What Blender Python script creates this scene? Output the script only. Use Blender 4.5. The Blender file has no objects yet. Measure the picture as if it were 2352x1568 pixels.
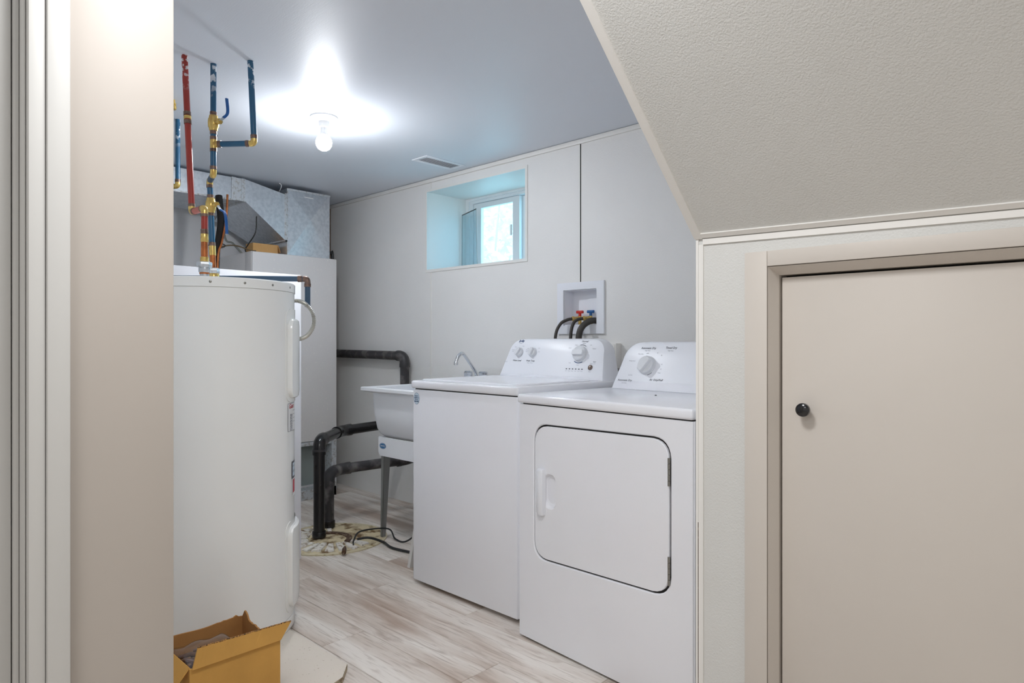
import bpy, bmesh, math, random
from math import sin, cos, pi, radians as R
from mathutils import Vector as V, Matrix as M4
random.seed(7)
C = bpy.context.scene.collection
S = bpy.context.scene

# ------------------------------------------------------------------ camera, world, lights, exposure
cam = bpy.data.objects.new('camera', bpy.data.cameras.new('camera'))
C.objects.link(cam)
cam.data.sensor_width = 36
cam.data.lens = 36 * 1524 / 2352
cam.data.clip_start = 0.02
cam.location = (0, 0, 1.10)
cam.rotation_euler = (R(90), 0, math.atan2(.691, .723))
S.camera = cam

S.view_settings.view_transform = 'Standard'
S.view_settings.look = 'None'
S.view_settings.gamma = 1
S.view_settings.use_curve_mapping = False
S.view_settings.exposure = 0.42
S.cycles.use_denoising = True
S.cycles.max_bounces = 12
S.cycles.diffuse_bounces = 8
S.cycles.glossy_bounces = 6
S.cycles.transparent_max_bounces = 12
S.cycles.sample_clamp_indirect = 6

w = bpy.data.worlds.new('daylight'); S.world = w
w.use_nodes = True
w.node_tree.nodes['Background'].inputs[0].default_value = (.35, .76, 1.0, 1)
w.node_tree.nodes['Background'].inputs[1].default_value = 3.9


def lamp(name, kind, loc, power, col, size=None, rot=(0, 0, 0), sy=None):
    d = bpy.data.lights.new(name, kind)
    d.energy = power; d.color = col
    if kind == 'AREA':
        d.size = size
        if sy:
            d.shape = 'RECTANGLE'; d.size_y = sy
    elif size:
        d.shadow_soft_size = size
    o = bpy.data.objects.new(name, d); C.objects.link(o)
    o.location = loc; o.rotation_euler = rot
    return o


# hall lamp behind the camera; second one added to brighten the laundry
lamp('unseen_hall_lamp', 'AREA', (.05, -.95, 2.15), 10.5, (.985, .992, 1.0), .75)
lamp('unseen_hall_lamp', 'AREA', (-.74, .52, 2.15), 12.5, (.985, .992, 1.0), .35)  # added at the opening to light heater, washer and dryer fronts


# ------------------------------------------------------------------ materials
def lin(c):
    return tuple(((x / 255 + .055) / 1.055) ** 2.4 if x > 10 else x / 255 / 12.92 for x in c)


def mat(name, rgb, rough=.5, metal=0, var=0, vscale=6, bump=0, bscale=120, bdist=.002, spec=.5, coat=0, stretch=(1, 1, 1), voro=False):
    m = bpy.data.materials.new(name); m.use_nodes = True
    nt = m.node_tree; b = nt.nodes['Principled BSDF']
    col = lin(rgb)
    b.inputs['Base Color'].default_value = (*col, 1)
    b.inputs['Roughness'].default_value = rough
    b.inputs['Metallic'].default_value = metal
    b.inputs['Specular IOR Level'].default_value = spec
    b.inputs['Coat Weight'].default_value = coat
    geo = nt.nodes.new('ShaderNodeNewGeometry')
    mp = nt.nodes.new('ShaderNodeMapping'); mp.inputs['Scale'].default_value = stretch
    nt.links.new(geo.outputs['Position'], mp.inputs[0])
    if var:
        n = nt.nodes.new('ShaderNodeTexNoise'); n.inputs['Scale'].default_value = vscale; n.inputs['Detail'].default_value = 5
        nt.links.new(mp.outputs[0], n.inputs['Vector'])
        r = nt.nodes.new('ShaderNodeValToRGB')
        r.color_ramp.elements[0].position = .3; r.color_ramp.elements[1].position = .7
        r.color_ramp.elements[0].color = (*[x * (1 - var) for x in col], 1)
        r.color_ramp.elements[1].color = (*[min(1, x * (1 + var)) for x in col], 1)
        nt.links.new(n.outputs[0], r.inputs[0]); nt.links.new(r.outputs[0], b.inputs['Base Color'])
    if bump:
        if voro:
            n = nt.nodes.new('ShaderNodeTexVoronoi'); n.feature = 'SMOOTH_F1'
        else:
            n = nt.nodes.new('ShaderNodeTexNoise'); n.inputs['Detail'].default_value = 3
        n.inputs['Scale'].default_value = bscale
        nt.links.new(mp.outputs[0], n.inputs['Vector'])
        bp = nt.nodes.new('ShaderNodeBump'); bp.inputs['Strength'].default_value = bump; bp.inputs['Distance'].default_value = bdist
        nt.links.new(n.outputs[0], bp.inputs['Height']); nt.links.new(bp.outputs[0], b.inputs['Normal'])
    return m


def two_tone(name, a, b_, scale, lo, hi, rough=.5, metal=0, zlim=None, bump=0, stretch=(1, 1, 1), detail=6):
    """colour a with patches of colour b_ (worn paint, stains); zlim keeps the patches above a height (splashes)."""
    m = mat(name, a, rough, metal)
    nt = m.node_tree; p = nt.nodes['Principled BSDF']
    geo = nt.nodes.new('ShaderNodeNewGeometry')
    mp = nt.nodes.new('ShaderNodeMapping'); mp.inputs['Scale'].default_value = stretch
    nt.links.new(geo.outputs['Position'], mp.inputs[0])
    n = nt.nodes.new('ShaderNodeTexNoise'); n.inputs['Scale'].default_value = scale; n.inputs['Detail'].default_value = detail
    nt.links.new(mp.outputs[0], n.inputs['Vector'])
    f = nt.nodes.new('ShaderNodeMapRange'); f.inputs['From Min'].default_value = lo; f.inputs['From Max'].default_value = hi
    nt.links.new(n.outputs[0], f.inputs['Value'])
    out = f.outputs[0]
    if zlim:
        sp = nt.nodes.new('ShaderNodeSeparateXYZ'); nt.links.new(geo.outputs['Position'], sp.inputs[0])
        z = nt.nodes.new('ShaderNodeMapRange'); z.inputs['From Min'].default_value = zlim[0]; z.inputs['From Max'].default_value = zlim[1]
        nt.links.new(sp.outputs[2], z.inputs['Value'])
        mu = nt.nodes.new('ShaderNodeMath'); mu.operation = 'MULTIPLY'
        nt.links.new(out, mu.inputs[0]); nt.links.new(z.outputs[0], mu.inputs[1]); out = mu.outputs[0]
    mx = nt.nodes.new('ShaderNodeMix'); mx.data_type = 'RGBA'
    mx.inputs[6].default_value = (*lin(a), 1); mx.inputs[7].default_value = (*lin(b_), 1)
    nt.links.new(out, mx.inputs[0]); nt.links.new(mx.outputs[2], p.inputs['Base Color'])
    if bump:
        bp = nt.nodes.new('ShaderNodeBump'); bp.inputs['Strength'].default_value = bump; bp.inputs['Distance'].default_value = .004
        nt.links.new(n.outputs[0], bp.inputs['Height']); nt.links.new(bp.outputs[0], p.inputs['Normal'])
    return m


def plank_mat():
    m = mat('vinyl_plank', (190, 182, 176), .38, spec=.45)
    nt = m.node_tree; b = nt.nodes['Principled BSDF']
    geo = nt.nodes.new('ShaderNodeNewGeometry'); oi = nt.nodes.new('ShaderNodeObjectInfo')
    ad = nt.nodes.new('ShaderNodeVectorMath'); ad.operation = 'ADD'
    sc = nt.nodes.new('ShaderNodeVectorMath'); sc.operation = 'SCALE'; sc.inputs['Scale'].default_value = 37
    cx = nt.nodes.new('ShaderNodeCombineXYZ')
    for i in range(3):
        nt.links.new(oi.outputs['Random'], cx.inputs[i])
    nt.links.new(cx.outputs[0], sc.inputs[0])
    nt.links.new(geo.outputs['Position'], ad.inputs[0]); nt.links.new(sc.outputs[0], ad.inputs[1])

    def noise(scale, st, det, dist=0):
        mp = nt.nodes.new('ShaderNodeMapping'); mp.inputs['Scale'].default_value = st
        nt.links.new(ad.outputs[0], mp.inputs[0])
        n = nt.nodes.new('ShaderNodeTexNoise'); n.inputs['Scale'].default_value = scale
        n.inputs['Detail'].default_value = det; n.inputs['Distortion'].default_value = dist
        nt.links.new(mp.outputs[0], n.inputs['Vector']); return n
    n1 = noise(1.0, (1.1, 9, 1), 6, .3)
    n2 = noise(1.0, (9, 120, 1), 4, .6)
    n3 = noise(1.0, (3, 22, 1), 8, 1.2)
    r1 = nt.nodes.new('ShaderNodeValToRGB'); e = r1.color_ramp.elements
    e[0].position = .30; e[0].color = (*lin((172, 152, 136)), 1)
    e[1].position = .62; e[1].color = (*lin((232, 226, 218)), 1)
    k = e.new(.46); k.color = (*lin((210, 199, 188)), 1)
    nt.links.new(n1.outputs[0], r1.inputs[0])
    r2 = nt.nodes.new('ShaderNodeMapRange'); r2.inputs['From Min'].default_value = .52; r2.inputs['From Max'].default_value = .75
    r2.inputs['To Max'].default_value = .55
    nt.links.new(n2.outputs[0], r2.inputs['Value'])
    r3 = nt.nodes.new('ShaderNodeMapRange'); r3.inputs['From Min'].default_value = .55; r3.inputs['From Max'].default_value = .72
    r3.inputs['To Max'].default_value = .55
    nt.links.new(n3.outputs[0], r3.inputs['Value'])
    mx = nt.nodes.new('ShaderNodeMix'); mx.data_type = 'RGBA'; mx.inputs[7].default_value = (*lin((140, 120, 104)), 1)
    nt.links.new(r2.outputs[0], mx.inputs[0]); nt.links.new(r1.outputs[0], mx.inputs[6])
    mx2 = nt.nodes.new('ShaderNodeMix'); mx2.data_type = 'RGBA'; mx2.inputs[7].default_value = (*lin((150, 129, 112)), 1)
    nt.links.new(r3.outputs[0], mx2.inputs[0]); nt.links.new(mx.outputs[2], mx2.inputs[6])
    nt.links.new(mx2.outputs[2], b.inputs['Base Color'])
    bp = nt.nodes.new('ShaderNodeBump'); bp.inputs['Strength'].default_value = .12; bp.inputs['Distance'].default_value = .001
    nt.links.new(n2.outputs[0], bp.inputs['Height']); nt.links.new(bp.outputs[0], b.inputs['Normal'])
    return m


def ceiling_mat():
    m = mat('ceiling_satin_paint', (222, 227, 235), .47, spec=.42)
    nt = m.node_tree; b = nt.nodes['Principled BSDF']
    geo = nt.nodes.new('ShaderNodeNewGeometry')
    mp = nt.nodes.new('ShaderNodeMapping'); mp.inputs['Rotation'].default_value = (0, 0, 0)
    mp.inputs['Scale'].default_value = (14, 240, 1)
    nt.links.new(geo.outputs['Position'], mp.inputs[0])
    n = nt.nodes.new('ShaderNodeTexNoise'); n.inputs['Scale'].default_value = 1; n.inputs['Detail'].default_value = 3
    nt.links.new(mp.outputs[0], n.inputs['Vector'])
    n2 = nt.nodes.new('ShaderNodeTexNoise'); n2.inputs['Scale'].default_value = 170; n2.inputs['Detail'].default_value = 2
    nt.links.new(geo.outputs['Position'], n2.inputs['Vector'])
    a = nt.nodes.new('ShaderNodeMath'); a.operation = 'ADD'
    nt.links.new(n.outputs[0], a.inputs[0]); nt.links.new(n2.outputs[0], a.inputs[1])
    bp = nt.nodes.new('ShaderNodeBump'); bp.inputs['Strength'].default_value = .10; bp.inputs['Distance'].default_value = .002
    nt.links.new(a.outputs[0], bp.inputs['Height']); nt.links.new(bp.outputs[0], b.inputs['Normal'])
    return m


def emit(name, col, st):
    m = bpy.data.materials.new(name); m.use_nodes = True
    b = m.node_tree.nodes['Principled BSDF']
    b.inputs['Base Color'].default_value = (.9, .9, .9, 1)
    b.inputs['Emission Color'].default_value = (*col, 1); b.inputs['Emission Strength'].default_value = st
    return m


def led_emit(name, col, up, down):
    """LED bulb: the diffuser shines strongest downwards, weakest towards its base"""
    m = emit(name, col, down); nt = m.node_tree
    g = nt.nodes.new('ShaderNodeNewGeometry'); sp = nt.nodes.new('ShaderNodeSeparateXYZ')
    r = nt.nodes.new('ShaderNodeMapRange')
    for k, v in (('From Min', .55), ('From Max', -.45), ('To Min', up), ('To Max', down)): r.inputs[k].default_value = v
    nt.links.new(g.outputs['Normal'], sp.inputs[0]); nt.links.new(sp.outputs[2], r.inputs['Value'])
    nt.links.new(r.outputs[0], nt.nodes['Principled BSDF'].inputs['Emission Strength'])
    return m


def glass(name, tint=(1, 1, 1), rough=0, alpha=.10):
    m = bpy.data.materials.new(name); m.use_nodes = True
    nt = m.node_tree; out = nt.nodes['Material Output']; nt.nodes.remove(nt.nodes['Principled BSDF'])
    t = nt.nodes.new('ShaderNodeBsdfTransparent'); t.inputs[0].default_value = (*tint, 1)
    g = nt.nodes.new('ShaderNodeBsdfGlossy'); g.inputs['Roughness'].default_value = rough
    lw = nt.nodes.new('ShaderNodeLayerWeight'); lw.inputs[0].default_value = .5
    pw = nt.nodes.new('ShaderNodeMath'); pw.operation = 'POWER'; pw.inputs[1].default_value = 4
    fr = nt.nodes.new('ShaderNodeMath'); fr.operation = 'MULTIPLY'; fr.inputs[1].default_value = .6
    nt.links.new(lw.outputs['Facing'], pw.inputs[0]); nt.links.new(pw.outputs[0], fr.inputs[0])
    ad = nt.nodes.new('ShaderNodeMath'); ad.operation = 'ADD'; ad.inputs[1].default_value = alpha * .4
    ad.use_clamp = True
    mx = nt.nodes.new('ShaderNodeMixShader')
    nt.links.new(fr.outputs[0], ad.inputs[0]); nt.links.new(ad.outputs[0], mx.inputs[0])
    nt.links.new(t.outputs[0], mx.inputs[1]); nt.links.new(g.outputs[0], mx.inputs[2]); nt.links.new(mx.outputs[0], out.inputs[0])
    return m


MT = dict(
    wallboard=mat('embossed_wallboard', (234, 233, 231), .5, bump=.5, bscale=230, bdist=.002, var=.02, vscale=3),
    hallboard_dim=mat('embossed_hall_board_dimmed', (214, 214, 211), .5, bump=.5, bscale=230, bdist=.002, var=.02, vscale=3),  # wallboard copy, colour darkened to offset strong lamp light in the hall
    halldry_dim=mat('hall_drywall_dimmed', (180, 172, 164), .5, var=.012, vscale=5, bump=.03, bscale=60),  # copy of the beige, darkened against the lamp light on the wall end
    hallcase_dim=mat('hall_casing_dimmed', (196, 195, 192), .45, var=.01, vscale=5),  # trim paint copy, dimmed in colour where the lamps overlight the hall door
    wallplain=mat('plain_board', (234, 234, 235), .6, var=.015, vscale=4),
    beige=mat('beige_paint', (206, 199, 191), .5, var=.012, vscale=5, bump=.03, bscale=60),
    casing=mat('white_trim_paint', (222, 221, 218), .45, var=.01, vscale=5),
    trim=mat('vinyl_trim', (234, 232, 228), .4),
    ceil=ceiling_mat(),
    plank=plank_mat(),
    subfloor=mat('subfloor', (120, 108, 98), .8),
    enamel=mat('white_enamel', (240, 241, 246), .22, coat=.3, var=.008, vscale=4),
    enamel_h=mat('heater_enamel', (240, 241, 239), .25, coat=.3, var=.015, vscale=3),
    plastic=mat('white_plastic', (236, 238, 244), .35),
    tubp=mat('tub_plastic', (238, 240, 244), .4, var=.01),
    knob=mat('knob_plastic', (222, 224, 228), .28),
    dark=mat('dark_gap', (30, 28, 26), .8),
    black=mat('black_gloss', (14, 15, 20), .18, coat=.4),
    rubber=mat('dark_rubber_hose', (62, 58, 54), .55, var=.1, vscale=30),
    cord=mat('black_cord', (28, 28, 28), .5),
    abs=two_tone('black_drain_plastic', (20, 19, 20), (70, 62, 58), 26, .60, .86, .25, stretch=(1, 1, 1)),
    absgrey=two_tone('dusty_drain_plastic', (50, 48, 50), (128, 124, 122), 14, .5, .78, .45),
    galv=two_tone('galvanised_steel', (214, 219, 225), (198, 204, 211), 45, .40, .62, .34, .7),
    galvlip=two_tone('galvanised_edge', (206, 210, 214), (150, 140, 130), 60, .5, .75, .45, .5),
    furn=two_tone('furnace_paint', (228, 225, 224), (244, 241, 236), 75, .62, .72, .42, .0),
    furndark=mat('furnace_inner', (142, 150, 148), .5, .3, var=.08),
    steel=mat('hinge_steel', (150, 148, 142), .35, .9),
    zinc=two_tone('zinc_fitting', (196, 200, 204), (120, 122, 124), 90, .55, .8, .38, .6),
    brass=two_tone('brass', (222, 190, 112), (176, 140, 72), 70, .5, .8, .28, .75),
    copper=two_tone('copper', (190, 112, 62), (120, 66, 40), 26, .45, .75, .34, .6),
    ring=two_tone('crimp_copper', (134, 110, 98), (90, 66, 56), 60, .45, .7, .42, .5),
    red=two_tone('red_pex', (158, 54, 44), (226, 224, 222), 40, .53, .57, .3, zlim=(2.03, 2.12)),
    redend=mat('pale_red_pex', (196, 112, 98), .4),
    blue=two_tone('blue_pex', (40, 92, 126), (216, 222, 228), 40, .53, .57, .3, zlim=(2.03, 2.12)),
    bluegrey=mat('faded_blue_pex', (62, 88, 112), .45, var=.06, vscale=20),
    lever=mat('blue_vinyl_lever', (34, 92, 160), .35),
    leverw=mat('bare_lever', (200, 206, 212), .35, .6),
    redh=mat('red_plastic', (200, 44, 36), .4),
    blueh=mat('blue_plastic', (28, 92, 152), .4),
    chrome=mat('chrome', (222, 224, 228), .07, 1),
    leg=mat('painted_steel_leg', (150, 152, 150), .42, .5),
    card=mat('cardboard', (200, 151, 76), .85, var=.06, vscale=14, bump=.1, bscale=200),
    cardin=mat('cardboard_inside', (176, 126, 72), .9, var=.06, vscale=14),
    cardedge=two_tone('corrugated_edge', (176, 128, 74), (60, 38, 20), 240, .48, .54, .9),
    cardor=mat('orange_cardboard', (208, 162, 104), .85, var=.06),
    twine=mat('brown_parts', (104, 70, 54), .7, var=.2, vscale=60),
    slab=two_tone('speckled_board', (222, 214, 202), (150, 128, 104), 130, .66, .74, .8),
    slabedge=two_tone('board_edge', (170, 156, 132), (120, 104, 82), 60, .45, .6, .9),
    sump=two_tone('dirty_plastic_lid', (206, 192, 158), (104, 76, 40), 15, .46, .64, .7, bump=.8, detail=10),
    sumprib=two_tone('dirty_white_rib', (228, 224, 216), (140, 116, 84), 38, .52, .70, .7, bump=.6, detail=8),
    sumprim=two_tone('lid_rim', (206, 196, 166), (150, 124, 76), 30, .55, .7, .7),
    rust=two_tone('rusty_gap', (74, 50, 32), (150, 130, 110), 60, .55, .7, .8),
    wood=mat('bare_wood', (128, 98, 72), .8, var=.12, vscale=12, stretch=(8, 8, 1)),
    foam=mat('black_foam', (34, 30, 28), .9, var=.2, vscale=30, bump=.3, bscale=60),
    bulb=led_emit('glowing_bulb', (.93, .96, 1.0), 8, 400),
    porc=mat('porcelain_white', (236, 236, 236), .35),
    ink=mat('grey_ink', (84, 86, 96), .6),
    inklight=mat('pale_ink', (150, 152, 160), .6),
    inkblue=mat('blue_ink', (30, 66, 112), .5),
    inkred=mat('red_ink', (184, 44, 60), .5),
    paper=mat('label_paper', (226, 226, 226), .6),
    stick=mat('pale_blue_sticker', (206, 222, 234), .4),
    stickblue=mat('blue_sticker', (30, 104, 160), .4),
    button=mat('bronze_button', (118, 104, 96), .3, .4),
    glass=glass('window_glass'),
    pane=glass('loose_pane_glass', (.84, .92, .95), .05, .14),
    bag=glass('clear_plastic_bag', (.93, .93, .93), .18, .22),
    pvc=mat('window_vinyl', (226, 228, 230), .35),
    leaf=mat('leaf', (232, 236, 238), .6, var=.12, vscale=9),
    bark=mat('bark', (214, 210, 206), .9),
    earth=mat('pale_ground', (214, 214, 208), .9, var=.05, vscale=3),
    cable=mat('brown_cable', (104, 84, 58), .6),
    cableg=mat('grey_cable', (128, 130, 124), .6),
    white=mat('white_wire', (224, 224, 224), .6),
    conduit=mat('flex_steel', (196, 194, 186), .35, .7),
)


# ------------------------------------------------------------------ mesh helpers
class MB:
    def __init__(s):
        s.bm = bmesh.new()

    def box(s, a, b, bev=0, seg=2, rot=0, piv=None):
        lo = V([min(a[i], b[i]) for i in range(3)]); hi = V([max(a[i], b[i]) for i in range(3)])
        g = bmesh.ops.create_cube(s.bm, size=1)['verts']
        ctr = (lo + hi) / 2
        for v in g:
            v.co = V([v.co[i] * (hi[i] - lo[i]) for i in range(3)]) + ctr
        if bev:
            es = {e for v in g for e in v.link_edges}
            r = bmesh.ops.bevel(s.bm, geom=list(es), offset=bev, segments=seg, profile=.5, affect='EDGES')
        return s

    def poly(s, pts):
        return s.bm.faces.new([s.bm.verts.new(p) for p in pts])

    def prism(s, pts, vec):
        """closed polygon (list of 3d points) swept along vec"""
        vec = V(vec)
        a = [s.bm.verts.new(p) for p in pts]; b = [s.bm.verts.new(V(p) + vec) for p in pts]
        n = len(pts)
        s.bm.faces.new(a); s.bm.faces.new(b[::-1])
        for i in range(n):
            s.bm.faces.new((a[i], b[i], b[(i + 1) % n], a[(i + 1) % n]))
        return s

    def loft(s, rings, cap0=True, cap1=True):
        vs = [[s.bm.verts.new(p) for p in r] for r in rings]
        n = len(rings[0])
        for k in range(len(rings) - 1):
            for i in range(n):
                s.bm.faces.new((vs[k][i], vs[k][(i + 1) % n], vs[k + 1][(i + 1) % n], vs[k + 1][i]))
        if cap0: s.bm.faces.new(vs[0][::-1])
        if cap1: s.bm.faces.new(vs[-1])
        return s

    def tube(s, path, r, n=12, cap=True, radii=None):
        P = [V(p) for p in path]
        rings = []; up = None
        for i, p in enumerate(P):
            if i == 0: t = P[1] - P[0]
            elif i == len(P) - 1: t = P[-1] - P[-2]
            else: t = (P[i + 1] - P[i]).normalized() + (P[i] - P[i - 1]).normalized()
            t.normalize()
            if up is None:
                up = V((0, 0, 1)) if abs(t.z) < .9 else V((1, 0, 0))
            x = (up - t * up.dot(t)); x.normalize(); y = t.cross(x); up = x
            rr = radii[i] if radii else r
            rings.append([p + rr * (cos(2 * pi * k / n) * x + sin(2 * pi * k / n) * y) for k in range(n)])
        return s.loft(rings, cap, cap)

    def cyl(s, p, q, r, n=16, r2=None):
        return s.tube([p, q], r, n, True, [r, r if r2 is None else r2])

    def lathe(s, prof, o, ax=(0, 0, 1), n=32, cap0=True, cap1=True):
        """prof: (radius, height) pairs along axis ax from origin o"""
        ax = V(ax).normalized()
        x = ax.orthogonal().normalized(); y = ax.cross(x); o = V(o)
        rings = [[o + ax * h + max(r, 1e-5) * (cos(2 * pi * k / n) * x + sin(2 * pi * k / n) * y) for k in range(n)] for r, h in prof]
        return s.loft(rings, cap0, cap1)

    def sphere(s, c, r, seg=24, sq=(1, 1, 1)):
        bmesh.ops.create_uvsphere(s.bm, u_segments=seg, v_segments=seg // 2, radius=r,
                                  matrix=M4.Translation(c) @ M4.Diagonal((*sq, 1)))
        return s

    def grid(s, fn, nu, nv, thick=None):
        vs = [[s.bm.verts.new(fn(i / nu, j / nv)) for j in range(nv + 1)] for i in range(nu + 1)]
        for i in range(nu):
            for j in range(nv):
                s.bm.faces.new((vs[i][j], vs[i + 1][j], vs[i + 1][j + 1], vs[i][j + 1]))
        return s

    def text(s, txt, size, fn, shear=0, align='CENTER', bold=0):
        cu = bpy.data.curves.new('t', 'FONT'); cu.body = txt; cu.size = size; cu.shear = shear
        cu.align_x = align; cu.align_y = 'CENTER'; cu.resolution_u = 2; cu.offset = bold
        ob = bpy.data.objects.new('t', cu)
        me = bpy.data.meshes.new_from_object(ob)
        off = len(s.bm.verts)
        vs = [s.bm.verts.new(fn(v.co.x, v.co.y)) for v in me.vertices]
        for p in me.polygons:
            try: s.bm.faces.new([vs[i] for i in p.vertices])
            except ValueError: pass
        bpy.data.objects.remove(ob); bpy.data.curves.remove(cu); bpy.data.meshes.remove(me)
        return s

    def build(s, name, m, parent=None, smooth=True, solid=0, keep=False):
        bm = s.bm
        if not keep:
            bmesh.ops.recalc_face_normals(bm, faces=bm.faces)
        me = bpy.data.meshes.new(name)
        bm.to_mesh(me); bm.free()
        o = bpy.data.objects.new(name, me); C.objects.link(o)
        me.materials.append(MT[m] if isinstance(m, str) else m)
        if smooth:
            me.polygons.foreach_set('use_smooth', [True] * len(me.polygons))
            try: me.set_sharp_from_angle(angle=R(38))
            except Exception: pass
        if solid:
            md = o.modifiers.new('solid', 'SOLIDIFY'); md.thickness = solid; md.offset = 0
        if parent:
            o.parent = parent
            o.matrix_parent_inverse = M4.Translation(-V(parent.location)) if not any(parent.rotation_euler) else parent.matrix_basis.inverted()
        return o


def empty(name, label, cat, loc, group=None, kind=None):
    o = bpy.data.objects.new(name, None); C.objects.link(o)
    o.location = loc; o.empty_display_size = .05
    return tag(o, label, cat, group, kind)


def tag(o, label, cat, group=None, kind=None):
    o['label'] = label; o['category'] = cat
    if group: o['group'] = group
    if kind: o['kind'] = kind
    return o


def arc(corner, d1, d2, br, n=6):
    """points of a fillet at a corner between direction -d1 (coming in along d1) and d2 (going out)"""
    c = V(corner); d1 = V(d1).normalized(); d2 = V(d2).normalized()
    a = c - d1 * br; b = c + d2 * br
    return [(1 - t) ** 2 * a + 2 * t * (1 - t) * c + t * t * b for t in [i / n for i in range(n + 1)]]


def smooth_path(pts, k=6):
    P = [V(p) for p in pts]; P = [P[0] * 2 - P[1]] + P + [P[-1] * 2 - P[-2]]
    out = []
    for i in range(1, len(P) - 2):
        for j in range(k):
            t = j / k
            out.append(.5 * ((2 * P[i]) + (-P[i - 1] + P[i + 1]) * t + (2 * P[i - 1] - 5 * P[i] + 4 * P[i + 1] - P[i + 2]) * t * t
                             + (-P[i - 1] + 3 * P[i] - 3 * P[i + 1] + P[i + 2]) * t ** 3))
    out.append(P[-2]); return out


def rrect(w, h, r, n=5):
    """rounded rectangle outline centred on 0, (x, y) list"""
    out = []
    for cx, cy, a0 in ((w / 2 - r, h / 2 - r, 0), (-w / 2 + r, h / 2 - r, pi / 2), (-w / 2 + r, -h / 2 + r, pi), (w / 2 - r, -h / 2 + r, 1.5 * pi)):
        out += [(cx + r * cos(a0 + pi / 2 * k / n), cy + r * sin(a0 + pi / 2 * k / n)) for k in range(n + 1)]
    return out


ST = 'structure'
# ------------------------------------------------------------------ room shell
HC = 2.17
fl = MB().box((-5.1, -1.8, -.12), (1.4, 3.3, -.006)).build('floor', 'subfloor', smooth=False)
tag(fl, 'floor of pale grey-brown wood-look planks', 'floor', kind=ST)
PW, PL = .18, 1.22
shift = {9: -2.49, 8: -1.60, 7: -2.15, 10: -1.98, 6: -1.75, 5: -2.55, 11: -2.75, 12: -2.2, 13: -2.9}
full = None
for k in range(-9, 17):
    v0 = 1.617 - 9 * PW + k * PW
    v1 = min(v0 + PW, 2.80)
    if v0 < -1.62 or v0 > 2.78: continue
    u = shift.get(k, -2.0 + .37 * ((k * 5) % 7) - 1) % PL - 5 * PL
    while u < 1.25:
        a, b = max(u, -4.88), min(u + PL, 1.25)
        if b - a > .02:
            g = .0010
            if abs(b - a - PL) < 1e-6 and v1 - v0 == PW:
                if full is None:
                    o = MB().box((g, g, -.006), (PL - g, PW - g, 0), .0012, 1).build('plank', 'plank', smooth=False)
                    full = o.data
                else:
                    o = bpy.data.objects.new('plank', full); C.objects.link(o)
                o.location = (a, v0, 0)
            else:
                o = MB().box((a + g, v0 + g, -.006), (b - g, v1 - g, 0), .0012, 1).build('plank', 'plank', smooth=False)
            o.parent = fl
        u += PL

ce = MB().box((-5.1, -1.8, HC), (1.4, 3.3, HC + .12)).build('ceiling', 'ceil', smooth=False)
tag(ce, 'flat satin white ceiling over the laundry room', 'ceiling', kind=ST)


def holes_xz(mb, u0, u1, z0, z1, holes, v0, v1):
    """box wall u0..u1, z0..z1, v0..v1 left open at the rectangular holes (hu0, hu1, hz0, hz1)"""
    zs = sorted({z0, z1} | {z for h in holes for z in h[2:] if z0 < z < z1})
    for za, zb in zip(zs, zs[1:]):
        zm = (za + zb) / 2; u = u0
        for h in sorted(h for h in holes if h[2] < zm < h[3] and h[1] > u0 and h[0] < u1):
            if h[0] > u: mb.box((u, v0, za), (h[0], v1, zb))
            u = max(u, h[1])
        if u < u1: mb.box((u, v0, za), (u1, v1, zb))


def holed(mb, u0, u1, z0, z1, hu0, hu1, hz0, hz1, v0, v1):
    holes_xz(mb, u0, u1, z0, z1, [(hu0, hu1, hz0, hz1)], v0, v1)


OB = (-2.2735, -2.0515, 1.1855, 1.3755)      # opening of the washer outlet box
WU0, WU1, WZ0, WZ1 = -3.445, -2.556, 1.572, 2.09
m = MB(); holes_xz(m, -5.1, 1.4, -.1, HC + .1, [(WU0 - .012, WU1 + .012, WZ0 - .012, WZ1 + .012), OB], 2.802, 2.87)
holed(m, -5.1, 1.4, -.1, HC + .1, WU0 - .012, WU1 + .012, WZ0 - .012, WZ1 + .012, 2.87, 3.26)
wb = m.build('wall_back', 'wallplain', smooth=False)
tag(wb, 'long white wall with the small window behind washer and dryer', 'wall', kind=ST)
for a, b in ((-4.645, -3.404), (-3.404, -2.163), (-2.163, -.80)):
    m = MB(); holes_xz(m, a + .002, b - .002, 0, HC - .004, [(WU0, WU1, WZ0, WZ1), OB], 2.79, 2.802)
    m.build('panel', 'wallboard', wb, smooth=False)
m = MB().box((-3.411, 2.786, 0), (-3.397, 2.79, WZ0 - .014)).box((-3.411, 2.786, WZ1 + .014), (-3.397, 2.79, HC - .02))
m.build('joint_strip', 'trim', wb, smooth=False)
MB().box((-2.1665, 2.7885, 1.41), (-2.1615, 2.7905, HC - .02)).build('open_joint', 'dark', wb, smooth=False)
MB().box((-4.645, 2.778, HC - .026), (-.80, 2.79, HC - .002), .002).build('top_strip', 'trim', wb)

m = MB().box((-4.98, .318, -.1), (-4.85, 2.9, HC + .05))
o = tag(m.build('wall_left', 'wallplain', smooth=False), 'plain pale end wall behind furnace and ductwork', 'wall', kind=ST)
m = MB().box((-4.98, .30, -.1), (-1.36, .42, HC + .05))
tag(m.build('wall_front', 'wallplain', smooth=False), 'hidden near wall of the laundry room', 'wall', kind=ST)
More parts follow.
